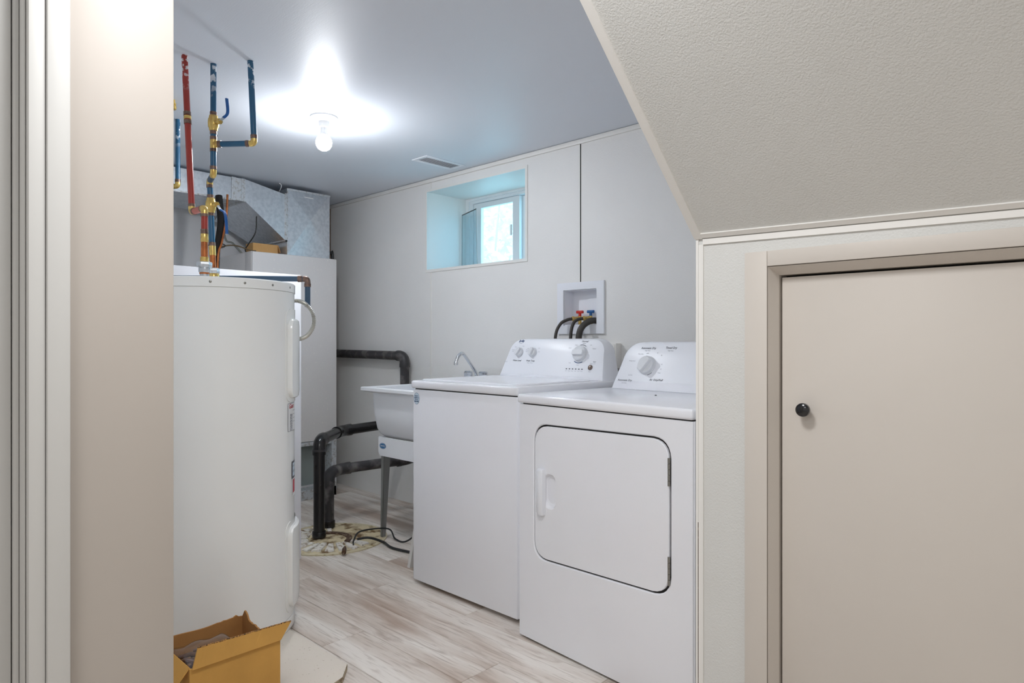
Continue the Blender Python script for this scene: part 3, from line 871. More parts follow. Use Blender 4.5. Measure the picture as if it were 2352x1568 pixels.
def valve(parent, c, n, hand, mname='valve'):
    """ball valve on a vertical pipe; n = horizontal stem direction, hand = lever path"""
    c = V(c); n = V(n).normalized()
    vb = MB().lathe([(.0135, .030), (.0160, .028), (.0165, .020), (.0195, .015), (.0205, 0), (.0195, -.015), (.0165, -.020), (.0160, -.028), (.0135, -.030)], c, n=20)
    vb.cyl(c, c + n * .036, .0095, 14)
    o = vb.build(mname, 'brass', parent)
    mm = MB(); s = c + n * .036
    x = n.cross(V((0, 0, 1)))
    mm.loft([[s + n * h + .011 * (cos(pi / 3 * k) * x + sin(pi / 3 * k) * V((0, 0, 1))) for k in range(6)] for h in (0, .008)]); mm.cyl(s, s + n * .014, .004, 10)
    mm.build('packing_nut', 'brass', o)
    P = [s + n * .006] + [V(h) for h in hand]

    def strip(pts, w, th):
        r_ = []
        for i, p in enumerate(pts):
            t = (pts[min(i + 1, len(pts) - 1)] - pts[max(i - 1, 0)]).normalized()
            wv = x; tv = t.cross(wv).normalized()
            r_.append([p + wv * w + tv * th, p - wv * w + tv * th, p - wv * w - tv * th, p + wv * w - tv * th])
        return r_
    sp = smooth_path(P, 5)
    MB().loft(strip(sp[:6], .006, .0012)).build('lever_arm', 'leverw', o)
    MB().loft(strip(sp[5:], .0048, .0030)).build('lever_grip', 'lever', o)
    return o


# cold: ceiling, valve, tee, offset, second valve, heater
cp = empty('cold_water_pipe', 'blue water pipe with two lever valves down to the heater', 'pipe', (-2.70, 1.099, HT))
X1, Y1 = -2.602, 1.055
dz = V((0, 0, -1))
pipe(cp, (X1, Y1, HC), (X1, Y1, 1.965), 'blue'); ring(cp, (X1, Y1, 1.978), dz, .0130, .014)
# stem direction: to the right of the picture
rt = V((.723, .691, 0))
nv_ = (rt + V((.5, -.5, 0)) * .9).normalized()
valve(cp, (X1, Y1, 1.942), nv_, [(X1 + .062, Y1 + .013, 1.952), (X1 + .072, Y1 + .024, 1.972), (X1 + .068, Y1 + .022, 2.026)])
ring(cp, (X1, Y1, 1.906), dz, .0130, .014)
pipe(cp, (X1, Y1, 1.915), (X1, Y1, 1.880), 'blue'); ring(cp, (X1, Y1, 1.884), dz, .0128, .012)
br = V((-2.478, 1.159, 1.861)) - V((X1, Y1, 1.861)); bd = br.normalized()
m = MB().cyl((X1, Y1, 1.878), (X1, Y1, 1.843), .0124, 18).cyl((X1, Y1, 1.861), V((X1, Y1, 1.861)) + bd * .020, .0124, 18)
m.build('tee', 'brass', cp)
ring(cp, V((X1, Y1, 1.861)) + bd * .025, bd, .0128, .012); ring(cp, (X1, Y1, 1.838), dz, .0128, .012)
B3 = V((-2.478, 1.159, 1.861))
pipe(cp, V((X1, Y1, 1.861)) + bd * .018, B3 - bd * .018, 'blue'); ring(cp, B3 - bd * .026, bd, .0128, .012)
tp = V((-2.472, 1.141, HC)); du = (tp - B3).normalized()
elbow(cp, B3, bd, du, leg=.018); ring(cp, B3 + du * .026, du, .0128, .012)
pipe(cp, B3 + du * .018, tp, 'blue')
pipe(cp, (X1, Y1, 1.845), (X1, Y1, 1.762), 'blue'); ring(cp, (X1, Y1, 1.770), dz, .0128, .012)
E1 = V((X1, Y1, 1.744)); E2 = V((-2.714, 1.086, 1.744)); de = (E2 - E1).normalized()
elbow(cp, E1, dz, de, leg=.018); pipe(cp, E1 + de * .016, E2 - de * .016, 'bluegrey', .0116)
elbow(cp, E2, de, dz, leg=.017); ring(cp, (E2.x, E2.y, 1.722), dz, .0128, .012)
E3 = V((-2.702, 1.097, HT))
dl = (E3 - E2).normalized()
def al(z): return E2 + (E3 - E2) * ((E2.z - z) / (E2.z - E3.z))
pipe(cp, al(1.73), al(1.667), 'blue'); ring(cp, al(1.681), dl, .0128, .013)
va = al(1.645)
valve(cp, va, nv_, [va + V((.046, .020, -.020)), va + V((.066, .030, -.040)), va + V((.072, .034, -.118))])
ring(cp, al(1.610), dl, .0128, .013)
pipe(cp, al(1.618), al(1.480), 'blue'); ring(cp, al(1.490), dl, .0128, .014)
MB().cyl(al(1.483), al(1.445), .0130, 20).build('adapter', 'brass', cp)
pipe(cp, al(1.446), al(1.392), 'copper', .0115, 'copper_stub')
m = MB(); q = al(1.372); hexnut(m, q, .0235, .022); m.build('union_nut', 'zinc', cp)
q = al(1.34); MB().lathe([(.018, .034), (.0215, .028), (.0215, .004), (.018, -.002), (.015, -.021)], q, n=20).build('brass_union', 'brass', cp)

# left blue pipe and brass stub, partly behind the wall end
lb = empty('blue_pipe_left', 'short blue pipe with brass elbow at the wall edge', 'pipe', (-3.377, 1.20, 1.845))
pipe(lb, (-3.377, 1.20, HC), (-3.377, 1.20, 1.868), 'blue'); ring(lb, (-3.377, 1.20, 1.875), dz, .0130, .014)
lf = V((-.723, -.691, 0))
elbow(lb, (-3.377, 1.20, 1.848), dz, lf, leg=.02); q = V((-3.377, 1.20, 1.848))
ring(lb, q + lf * .026, lf, .013, .014); pipe(lb, q + lf * .018, q + lf * .30, 'blue')
bs = empty('brass_stub', 'brass pipe stub hanging from the ceiling at the wall edge', 'pipe', (-3.118, 1.088, HC))
MB().lathe([(.009, 0), (.009, -.012), (.013, -.014), (.013, -.022), (.010, -.025), (.014, -.028), (.014, -.040), (.011, -.043)], (-3.118, 1.088, HC), n=16).build('stub_fitting', 'brass', bs)

# relief discharge pipe across the heater top
rp = empty('relief_pipe', 'horizontal blue relief pipe across the heater top turning down', 'pipe', (-2.52, 1.38, 1.36))
Rr = V((-2.504, 1.398, 1.3585)); Rl = V((-2.93, .925, 1.3585)); rd_ = (Rr - Rl).normalized()
pipe(rp, Rl, Rr - rd_ * .018, 'bluegrey'); ring(rp, Rr - rd_ * .030, rd_, .0136, .018)
elbow(rp, Rr, rd_, dz, 'ring', leg=.018); ring(rp, Rr + dz * .026, dz, .0136, .014)
pipe(rp, Rr + dz * .018, Rr + dz * .116, 'bluegrey')
elbow(rp, Rl, -rd_, dz, 'ring', leg=.018); pipe(rp, Rl + dz * .016, Rl + dz * .14, 'bluegrey')
tv = V((HX - Rl.x, HY - Rl.y, 0)).normalized(); elbow(rp, Rl + dz * .155, dz, tv, 'brass', leg=.02)
MB().cyl(Rl + dz * .155 + tv * .015, Rl + dz * .155 + tv * (.41 - HR + .002), .0115, 14).build('valve_stem', 'brass', rp)

# flexible conduit
path = smooth_path([(-2.475, 1.305, 1.262), (-2.459, 1.335, 1.262), (-2.467, 1.372, 1.249), (-2.468, 1.402, 1.211), (-2.467, 1.403, 1.164), (-2.449, 1.367, 1.125), (-2.435, 1.325, 1.110), (-2.44, 1.295, 1.108)], 14)
rad = [.0072 + .0016 * (1 if k % 2 else -1) for k in range(len(path))]
m = MB().tube(path, .0075, 10, True, rad)
tag(m.build('flexible_conduit', 'conduit'), 'looping ribbed steel conduit at the right of the heater', 'conduit')

# ------------------------------------------------------------------ cardboard box in front of heater
bx = empty('cardboard_box', 'open torn cardboard box on the floor before the water heater', 'box', (-1.98, .82, .02))
bu0, bu1, bv0, bv1, bz0, bz1 = -2.105, -1.857, .690, .948, .021, .218
th = .005
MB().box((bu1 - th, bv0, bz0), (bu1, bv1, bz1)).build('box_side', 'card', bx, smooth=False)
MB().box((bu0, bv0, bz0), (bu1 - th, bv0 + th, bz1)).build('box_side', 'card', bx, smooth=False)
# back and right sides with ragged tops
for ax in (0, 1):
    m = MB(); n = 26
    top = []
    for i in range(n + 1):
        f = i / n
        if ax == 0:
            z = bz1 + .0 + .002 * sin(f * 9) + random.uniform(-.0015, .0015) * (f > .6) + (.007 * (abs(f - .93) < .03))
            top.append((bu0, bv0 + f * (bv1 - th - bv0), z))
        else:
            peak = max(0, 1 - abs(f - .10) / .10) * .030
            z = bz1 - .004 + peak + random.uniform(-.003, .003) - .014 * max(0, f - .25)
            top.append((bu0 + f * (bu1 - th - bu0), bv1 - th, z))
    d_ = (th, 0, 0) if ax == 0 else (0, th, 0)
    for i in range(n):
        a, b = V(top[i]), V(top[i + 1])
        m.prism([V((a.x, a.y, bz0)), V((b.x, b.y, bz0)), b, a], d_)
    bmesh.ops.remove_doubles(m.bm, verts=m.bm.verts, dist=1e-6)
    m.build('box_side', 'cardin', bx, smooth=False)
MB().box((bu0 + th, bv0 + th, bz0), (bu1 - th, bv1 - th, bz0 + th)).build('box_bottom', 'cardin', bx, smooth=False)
# front flap raised, sheared to the right
m = MB(); n = 40; rows = []
lowr = [V((bu1 + .004, bv0 + .004 + i / n * (bv1 - bv0 - .006), bz1)) for i in range(n + 1)]
topr = [V((bu1 - .006 + random.uniform(-.0006, .0006), bv0 + .022 + i / n * .272, bz1 + .051 - .009 * (i / n) + random.uniform(-.0007, .0007))) for i in range(n + 1)]
for i in range(n):
    m.prism([lowr[i], lowr[i + 1], topr[i + 1], topr[i]], (.0045, 0, 0))
bmesh.ops.remove_doubles(m.bm, verts=m.bm.verts, dist=1e-6)
m.build('flap', 'card', bx, smooth=False)
m = MB()
for i in range(n):
    m.prism([topr[i] + V((-.0003, 0, -.0004)), topr[i + 1] + V((-.0003, 0, -.0004)), topr[i + 1] + V((0, 0, .0012)), topr[i] + V((0, 0, .0012))], (.0051, 0, 0))
m.build('torn_edge', 'cardedge', bx, smooth=False)
MB().prism([(bu0 + .06, bv0, bz1), (bu1 - .004, bv0, bz1), (bu1 - .012, bv0 - .030, bz1 - .040), (bu0 + .08, bv0 - .030, bz1 - .040)], (0, 0, .004)).build('flap', 'card', bx, smooth=False)

bg = empty('parts_bag', 'clear plastic bag of brown parts in the cardboard box', 'bag', (-1.98, .79, .03))
m = MB()
for k in range(14):
    x = -2.03 + .12 * random.random(); y = .715 + .13 * random.random(); z = .17 + .035 * random.random()
    an = random.uniform(.6, 1.1); L = random.uniform(.025, .045)
    m.tube([(x - L * cos(an), y - L * sin(an), z - .008), (x, y, z + .004), (x + L * cos(an), y + L * sin(an), z - .004)], .006, 7)
m.build('brown_parts', 'twine', bg)
MB().sphere((-1.98, .79, .10), .075, 20, (1.2, 1.1, .95)).build('bundle', 'twine', bg)


def bagf(i, j):
    x = -2.085 + .20 * i; y = .70 + .20 * j
    z = .215 - .05 * ((i - .5) ** 2) * 3 - .075 * max(0, (abs(j - .4) - .35)) * 3 + .006 * sin(i * 9 + j * 5) * sin(j * 11 + i * 4) + .012 * j
    return V((x, y, z))


MB().grid(bagf, 18, 18).build('bag_film', 'bag', bg)

# ------------------------------------------------------------------ sump lid and drain pipes
SX, SY, SR = -3.28, 1.982, .300
su = empty('sump_lid', 'dirty round sump pit cover set in the floor', 'pit cover', (SX, SY, 0))
m = MB().lathe([(SR, .0005), (SR, .007), (SR - .004, .009), (SR - .016, .009), (SR - .020, .004)], (SX, SY, 0), n=72, cap0=False, cap1=False); m.build('rim', 'sumprim', su)
vs_n, vr_n = 120, 26


def lidf(i, j):
    a = 2 * pi * i; r = (SR - .018) * j
    x, y = SX + r * cos(a), SY + r * sin(a)
    h = .006
    if .45 < j < .95:
        h += .004 * max(0, min(1, 2.2 * sin(a * 14) + .4)) * min(1, (j - .45) * 8) * min(1, (.95 - j) * 14)
    if j < .42: h += .010 * min(1, (.42 - j) * 10)
    h += .004 * sin(x * 90 + 2 * sin(y * 60)) * sin(y * 110)
    return V((x, y, max(.0015, h)))


m = MB(); m.grid(lidf, vs_n, vr_n); bmesh.ops.remove_doubles(m.bm, verts=m.bm.verts, dist=1e-6); m.build('cover', 'sump', su)
for k in range(15):
    a0 = R(155 + k * 15.5); da = R(5.2 + random.uniform(-.8, .8)); r0, r1 = .13 + random.uniform(-.01, .01), .262 + random.uniform(-.012, .006)
    hh_ = .016 + random.uniform(-.003, .004)
    rg = []
    for sc, z in ((1.0, .003), (.96, hh_ - .003), (.78, hh_)):
        rg.append([V((SX + (rr * 1) * cos(a0 + t_ * da * sc), SY + rr * sin(a0 + t_ * da * sc), z)) for rr, t_ in ((r0 + (1 - sc) * .03, -1), (r1 - (1 - sc) * .03, -1), (r1 - (1 - sc) * .03, 1), (r0 + (1 - sc) * .03, 1))])
    MB().loft(rg).build('rib', 'sumprib', su)
m = MB()
for k in range(24):
    a0 = R(-118 + k * 5.2)
    for q in (0,):
        p = [V((SX + .04 + rr * cos(a), SY - .07 + rr * sin(a), z)) for rr, a, z in ((.115, a0 + 2.6, .0165), (.145, a0 + 2.6, .0165), (.145, a0 + 2.69, .0165), (.115, a0 + 2.69, .0165))]
        m.prism(p, (0, 0, .006))
m.build('gasket', 'rust', su, smooth=False)

def drain(obname, label, pts, bends, mm_, r=.0305, br=.055, hub=.036):
    e = empty(obname, label, 'drain pipe', pts[0])
    P = [V(p) for p in pts]
    seg = []
    for i in range(len(P) - 1):
        d = (P[i + 1] - P[i]).normalized()
        a = P[i] + d * (br if i > 0 else 0); b = P[i + 1] - d * (br if i < len(P) - 2 else 0)
        MB().cyl(a, b, r, 24).build('pipe', mm_, e)
    for i in range(1, len(P) - 1):
        d1 = (P[i] - P[i - 1]).normalized(); d2 = (P[i + 1] - P[i]).normalized()
        ap = arc(P[i], d1, d2, br, 9)
        MB().tube([ap[0] - d1 * .022] + [ap[0]] + ap[1:-1] + [ap[-1]] + [ap[-1] + d2 * .022], hub, 24, True,
                  [hub] + [hub] + [hub * .95] * (len(ap) - 2) + [hub] + [hub]).build('elbow', mm_, e)
    return e


A = drain('drain_pipe', 'upright black drain pipe in the sump lid, the front one', [(-3.298, 1.911, .0225), (-3.298, 1.911, .553), (-3.560, 2.205, .553), (-3.585, 2.70, .565)], 2, 'abs')
MB().lathe([(.036, .0225), (.037, .0235), (.037, .052), (.035, .055)], (-3.298, 1.911, 0), n=28).build('foot_coupling', 'abs', A)
q = V((-3.298, 1.911, .495)); MB().lathe([(.0375, 0), (.0375, .012)], q, n=28).build('hub_rim', 'absgrey', A)
B = drain('drain_pipe', 'grey-worn lower drain pipe running under the sink to the sump', [(-3.464, 2.07, .0145), (-3.464, 2.07, .325), (-3.520, 2.175, .330), (-3.415, 2.60, .345), (-3.38, 2.74, .39)], 2, 'absgrey', br=.045)
MB().lathe([(.036, .0145), (.036, .05), (.034, .052)], (-3.464, 2.07, 0), n=28).build('foot_coupling', 'abs', B)
Cc = drain('drain_pipe', 'dark drain pipe along the wall right of the furnace', [(-4.52, 2.735, 1.010), (-3.615, 2.735, 1.003), (-3.615, 2.735, .60)], 2, 'absgrey')
# discharge cable on lid etc.
co = MB().tube(smooth_path([(-3.02, 1.95, .03), (-3.00, 1.94, .06), (-3.07, 2.03, .075), (-3.06, 2.20, .055), (-2.99, 2.20, .012), (-2.90, 2.22, .02), (-2.86, 2.36, .12), (-2.74, 2.42, .16), (-2.60, 2.45, .15)], 8), .0045, 8)
tag(co.build('pump_cord', 'cord'), 'black power cord looping over the sump lid', 'cord')
bpy.data.objects['pump_cord']['label'] = 'thin black cord looping from the sump lid behind the sink leg'
co = MB().tube(smooth_path([(-3.06, 2.00, .04), (-3.02, 2.05, .045), (-2.99, 2.12, .012), (-2.88, 2.10, .009), (-2.72, 2.125, .009), (-2.52, 2.135, .009)], 8), .0065, 8)
tag(co.build('power_cord', 'cord'), 'thick black cord lying flat on the floor by the washer', 'cord')
co = MB().tube(smooth_path([(-2.70, 2.66, .42), (-2.72, 2.58, .34), (-2.76, 2.50, .22), (-2.68, 2.46, .11), (-2.58, 2.44, .06), (-2.62, 2.28, .03), (-2.60, 2.18, .012), (-2.52, 2.17, .009)], 8), .0055, 8)
tag(co.build('hanging_cord', 'cord'), 'black cord hanging down under the sink beside the washer', 'cord')
pg = empty('plug', 'grey plug end lying on the sump lid', 'plug', (-2.985, 1.86, .012))
m = MB().tube([(-3.045, 1.915, .020), (-3.015, 1.893, .021), (-2.965, 1.858, .021)], .010, 10, True, [.006, .011, .012]); m.build('plug_body', 'rust', pg)

# ------------------------------------------------------------------ utility sink
sk = empty('utility_sink', 'white plastic utility sink on grey legs left of the washer', 'sink', (-2.87, 2.40, 0))
su0, su1, sv0, sv1, sz = -3.178, -2.560, 2.090, 2.715, .847


def rr3(u0, u1, v0, v1, z, r=.04):
    return [V(((u0 + u1) / 2 + x, (v0 + v1) / 2 + y, z)) for x, y in rrect(u1 - u0, v1 - v0, r)]


m = MB()
rings = [rr3(su0 + .052, su1 - .052, sv0 + .03, sv1 - .052, sz - .03, .05),
         rr3(su0 + .012, su1 - .012, sv0 + .012, sv1 - .004, sz - .022, .02),
         rr3(su0, su1, sv0, sv1, sz - .018, .02), rr3(su0, su1, sv0, sv1, sz - .003, .02), rr3(su0 + .003, su1 - .003, sv0 + .003, sv1 - .003, sz, .02),
         rr3(su0 + .055, su1 - .055, sv0 + .05, sv1 - .12, sz - .002, .05), rr3(su0 + .065, su1 - .065, sv0 + .06, sv1 - .13, sz - .05, .05)]
m.loft(rings, False, False); m.build('rim', 'tubp', sk)
m = MB()
ou = [(su0 + .054, su1 - .054, sv0 + .028, sv1 - .05, sz - .02, .05), (su0 + .062, su1 - .062, sv0 + .034, sv1 - .056, .70, .05),
      (su0 + .075, su1 - .075, sv0 + .045, sv1 - .065, .620, .05), (su0 + .082, su1 - .082, sv0 + .060, sv1 - .07, .592, .05), (su0 + .095, su1 - .095, sv0 + .092, sv1 - .09, .568, .05), (su0 + .16, su1 - .16, sv0 + .16, sv1 - .16, .552, .05)]
inn = [(a + .01, b - .01, c + .01, d - .06 if k < 1 else d - .05, z + .012, .045) for k, (a, b, c, d, z, r_) in enumerate(ou)]
m.loft([rr3(*q) for q in ou], False, True); m.loft([rr3(*q) for q in inn], False, True); m.build('basin', 'tubp', sk)
m = MB()  # apron with rounded lower corners, front, and side skirts
au0, au1, av, az0, az1 = su0 + .108, su1 - .108, sv0 + .052, .472, .575
m.prism([(au0, av, az1), (au1, av, az1), (au1, av, az0 + .02), (au1 - .02, av, az0), (au0 + .02, av, az0), (au0, av, az0 + .02)], (0, .010, 0))
m.prism([(au0, av + .01, az1), (au0, sv1 - .1, az1), (au0, sv1 - .1, az0 + .01), (au0, av + .01, az0 + .01)], (.01, 0, 0))
m.prism([(au1 - .01, av + .01, az1), (au1 - .01, sv1 - .1, az1), (au1 - .01, sv1 - .1, az0 + .01), (au1 - .01, av + .01, az0 + .01)], (.01, 0, 0))
m.build('apron', 'tubp', sk, smooth=False)
st = empty; m = MB()
ac = V((au0 + .042, av - .0008, .527))
m.loft([[ac + V((.030 * cos(2 * pi * k / 28), e, .0165 * sin(2 * pi * k / 28))) for k in range(28)] for e in (.0007, 0)]); o = m.build('maker_sticker', 'stickblue', sk, smooth=False)
o['label'] = 'blue oval maker sticker'
m = MB(); m.text('MUSTEE', .0105, lambda x, y: ac + V((x, -.0004, y)), bold=.0003); 
for rr_ in (.027,):
    for k in range(40):
        a, b = 2 * pi * k / 40, 2 * pi * (k + 1) / 40
        m.poly([ac + V((rr_ * cos(a), -.0004, .0140 * sin(a))), ac + V((rr_ * cos(b), -.0004, .0140 * sin(b))), ac + V((rr_ * .94 * cos(b), -.0004, .0128 * sin(b))), ac + V((rr_ * .94 * cos(a), -.0004, .0128 * sin(a)))])
m.build('sticker_lettering', 'paper', o, smooth=False)
for sx, sy in ((0, 0), (1, 0), (0, 1), (1, 1)):
    tx = au0 + .012 if sx == 0 else au1 - .012; ty = av + .012 if sy == 0 else sv1 - .11
    fx = tx - .035 if sx == 0 else tx + .035; fy = ty + .018 if sy == 0 else ty + .03
    sgx = 1 if sx == 0 else -1; sgy = 1 if sy == 0 else -1
    m = MB()
    r_a, r_b = [], []
    for (x, y, z, wx, wy) in ((tx, ty, .52, .026, .046), (fx, fy, .010 if sx == 0 and sy == 0 else .0, .016, .024)):
        r_a.append([V((x, y, z)), V((x + wx, y, z)), V((x + wx, y + .003, z)), V((x, y + .003, z))])
        r_b.append([V((x + wx - .003, y, z)), V((x + wx, y, z)), V((x + wx, y + wy, z)), V((x + wx - .003, y + wy, z))])
    m.loft(r_a); m.loft(r_b)
    m.build('leg', 'leg', sk, smooth=False)

fa = empty('faucet', 'chrome two-handle faucet at the back of the utility sink', 'faucet', (-2.83, 2.655, sz))
MB().box((-2.925, 2.635, sz), (-2.735, 2.685, sz + .022), .008).build('base', 'chrome', fa)
MB().tube(smooth_path([(-2.832, 2.66, sz + .015), (-2.830, 2.655, sz + .07), (-2.805, 2.58, sz + .135), (-2.782, 2.515, sz + .182), (-2.776, 2.490, sz + .184), (-2.778, 2.468, sz + .165), (-2.781, 2.458, sz + .137)], 6), .0095, 14).build('spout', 'chrome', fa)
MB().lathe([(.0105, 0), (.0125, -.008), (.0125, -.020), (.010, -.021)], (-2.781, 2.458, sz + .142), n=16).build('aerator', 'chrome', fa)
for x in (-2.893, -2.768):
    m = MB(); n_ = 24
    m.loft([[V((x + r_ * (1 + .08 * cos(6 * 2 * pi * k / n_)) * cos(2 * pi * k / n_), 2.655 + r_ * (1 + .08 * cos(6 * 2 * pi * k / n_)) * sin(2 * pi * k / n_), z)) for k in range(n_)] for r_, z in ((.012, sz + .02), (.016, sz + .034), (.024, sz + .048), (.025, sz + .074), (.020, sz + .080))])
    m.build('handle', 'chrome', fa)


# ------------------------------------------------------------------ laundry machines (built in local coordinates, front at y = 0)
def machine(name, label, cat, W, D, z_gap, z_lid, z_top, loc, rot):
    e = empty(name, label, cat, loc); e.rotation_euler = (0, 0, rot)
    bpy.context.view_layer.update()

    def L(mb, n, m_, parent=None, smooth=True):
        o = mb.build(n, m_, None, smooth)
        o.parent = parent or e
        return o
    return e, L


def console(L, e, W, y0, z0, h, lean, depth, taper, rad, name='console'):
    """rounded trapezoid face leaning back; returns face mapper f(x, s, d)"""
    sl_ = math.hypot(h, lean)

    def F(x, s, d=0):
        t = s / sl_
        return V((x, y0 + lean * t - d * h / sl_, z0 + h * t + d * lean / sl_))

    def outline(ins):
        hw = W / 2 - ins; ht = W / 2 - taper - ins
        top = sl_ - ins
        pts = [(-hw, 0)]
        n = 8
        # left top corner centre
        def xl(s): return -hw + (hw - ht) * (s / sl_)
        r = rad - ins
        cxl = xl(top - r) + r
        pts += [(cxl + r * cos(a), top - r + r * sin(a)) for a in [pi - pi / 2 * k / n for k in range(n + 1)]]
        pts += [(-x, y) for x, y in reversed(pts[1:])]
        pts.append((hw, 0))
        return pts
    o0 = outline(.016); o1 = outline(.004); o2 = outline(0)
    rings = [[F(x, s, 0) for x, s in o0], [F(x, s, -.005) for x, s in o1], [F(x, s, -.014) for x, s in o2]]
    back = [V((x * .995, y0 + depth, z0 + (h - .006) * s / sl_)) for x, s in o2]
    rings.append([p.lerp(q, .75) + V((0, 0, .004 * (q.z - z0) / h)) for p, q in zip(rings[-1], back)])
    rings.append(back)
    m = MB().loft(rings)
    o = L(m, name, 'plastic')
    return o, F


def knob(L, parent, F, x, s, r, ang, grip, m_='knob', hh=.022):
    """round control knob with a raised finger grip bar"""
    N = (F(x, s, 1) - F(x, s, 0)).normalized(); ex = V((1, 0, 0)); es = (F(x, s + .01) - F(x, s)).normalized(); c = F(x, s, 0)

    def P(a, b, d): return c + ex * a + es * b + N * d
    m = MB()
    n = 32
    m.loft([[P(q * cos(2 * pi * k / n), q * sin(2 * pi * k / n), d) for k in range(n)] for q, d in ((r * 1.06, .0005), (r * 1.06, .003), (r, .0035), (r * .97, hh * .55), (r * .90, hh * .62))])
    ko = L(m, 'knob', m_, parent)
    m = MB(); ca, sa = cos(ang), sin(ang)
    rg = []
    for sc, d in ((1, hh * .55), (.96, hh * .95), (.86, hh * 1.05)):
        rg.append([P(a * ca - b * sa, a * sa + b * ca, d) for a, b in rrect(2 * r * .93 * sc, grip * 2 * sc, grip * .6 * sc)])
    m.loft(rg); L(m, 'grip', m_, ko)
    return ko


# washer -----------------------------------------------------------
W, D = .662, .70
wa, L = machine('washing_machine', 'white top-loading washing machine with a dial console', 'washer', W, D, .018, .886, .925, (-2.09, 1.876, 0), 0)
m = MB().box((-W / 2, .004, .019), (W / 2, D - .03, .884), .007, 3); L(m, 'cabinet', 'enamel')
m = MB().box((-W / 2 + .004, -.001, .0185), (W / 2 - .004, .02, .8835), .006, 3); L(m, 'front_panel', 'enamel')
m = MB().box((-W / 2 + .012, .008, .883), (W / 2 - .012, D - .04, .889)); L(m, 'gap', 'dark', smooth=False)
m = MB().box((-W / 2 - .002, -.008, .888), (W / 2 + .002, D - .03, .923), .009, 3); L(m, 'deck', 'enamel')
m = MB(); rg = []
for ins, z in ((0, .9225), (0, .926), (.004, .9295), (.03, .9300)):
    rg.append([V((x, .265 + y, z)) for x, y in rrect(W - .05 - 2 * ins, .49 - 2 * ins, .03)])
m.loft(rg); L(m, 'lid', 'enamel')
for x in (-W / 2 + .05, W / 2 - .05):
    for y in (.05, D - .09):
        L(MB().lathe([(.018, 0), (.018, .008), (.008, .010), (.008, .024)], (x, y, 0), n=14), 'foot', 'cord')
co, F = console(L, wa, W - .004, .553, .924, .192, .072, .135, .040, .075)
k1 = knob(L, co, F, -.222, .130, .0235, R(62), .0095)
k2 = knob(L, co, F, -.131, .130, .0235, R(78), .0095)
k3 = knob(L, co, F, .170, .126, .037, R(0), .013, hh=.028)
nb = F(0, 0, 1) - F(0, 0, 0); cb_ = F(.246, .060)
L(MB().lathe([(.0125, 0), (.0125, .003), (.010, .005), (.003, .0055)], cb_, nb, 24), 'start_button', 'button', co)


def pr(x0, s0): return lambda x, y: F(x0 + x, s0 + y, .0006)


m = MB()
m.text('Water Level', .0115, pr(-.225, .085), .25, bold=.0002); m.text('Wash Temp', .0115, pr(-.133, .085), .25, bold=.0002)
m.text('Normal', .012, pr(.182, .188), .25, bold=.0001)
m.text('Start', .0085, pr(.262, .088), .2)
L(m, 'lettering', 'ink', co, False)
m = MB()
m.text('Extra', .0062, pr(-.255, .158)); m.text('Large', .0062, pr(-.205, .163)); m.text('Medium', .0062, pr(-.268, .142)); m.text('Small', .0062, pr(-.268, .134))
m.text('Hot', .0062, pr(-.168, .150)); m.text('Warm', .0062, pr(-.172, .142)); m.text('Warm', .0062, pr(-.172, .134)); m.text('Cold', .0062, pr(-.095, .152)); m.text('Cold', .0062, pr(-.092, .133))
m.text('Wash / Rinse', .007, pr(-.133, .074)); m.text('Lid Lock', .006, pr(-.30, .078))
m.text('Regular', .0065, pr(.180, .178)); m.text('Heavy', .006, pr(.135, .170)); m.text('Light', .006, pr(.222, .170))
m.text('Delicate', .006, pr(.245, .152)); m.text('Casual', .006, pr(.100, .155)); m.text('Wash', .006, pr(.120, .080))
m.text('Rinse', .006, pr(.170, .070)); m.text('Push to start', .006, pr(.255, .079)); m.text('Pause', .006, pr(.247, .040))
for k, s_ in enumerate(('Fill', 'Wash', 'Rinse', 'Spin', 'Lock', 'Done')):
    m.text(s_, .0055, pr(.108 + .0185 * k, .040))
L(m, 'fine_lettering', 'inklight', co, False)
m = MB()
for k in range(6):
    x = .108 + .0185 * k; m.poly([F(x - .0045, .048, .0006), F(x + .0045, .048, .0006), F(x + .0045, .0525, .0006), F(x - .0045, .0525, .0006)])
def arcmark(m, x0, s0, r0, r1, a0, a1):
    n = 8
    for k in range(n):
        a, b = a0 + (a1 - a0) * k / n, a0 + (a1 - a0) * (k + 1) / n
        m.poly([F(x0 + r * cos(q), s0 + r * sin(q), .0006) for r, q in ((r0, a), (r1, a), (r1, b), (r0, b))])
arcmark(m, .170, .126, .0435, .0462, R(55), R(105))
L(m, 'indicator_marks', 'ink', co, False)
m = MB(); arcmark(m, .170, .126, .0435, .0470, R(-125), R(-60)); L(m, 'dial_mark', 'inkblue', co, False)
m = MB(); m.text('Inglis', .018, pr(-.226, .190), .35, bold=.0006)
arcmark(m, -.226, .196, .019, .0198, R(215), R(325)); L(m, 'maker_mark', 'inkblue', co, False)
sc_ = V((-.300, -.0014, .842))
m = MB(); m.loft([[sc_ + V((.0205 * cos(2 * pi * k / 32), e, .0265 * sin(2 * pi * k / 32))) for k in range(32)] for e in (.0006, 0)]); ws = L(m, 'round_sticker', 'inkblue', smooth=False)
m = MB(); m.loft([[sc_ + V((.0192 * cos(2 * pi * k / 32), e, .0252 * sin(2 * pi * k / 32))) for k in range(32)] for e in (.0001, -.0004)]); L(m, 'sticker_face', 'stick', ws, False)
m = MB()
for k, (s_, z) in enumerate((('Atlantic', .012), ('Appliance', .004), ('Service', -.004))):
    m.text(s_, .0082, lambda x, y: sc_ + V((x, -.0008, z + y)), bold=.0002)
m.text('462-4444', .0078, lambda x, y: sc_ + V((x, -.0008, -.013 + y)), bold=.0005)
L(m, 'sticker_lettering', 'inkblue', ws, False)

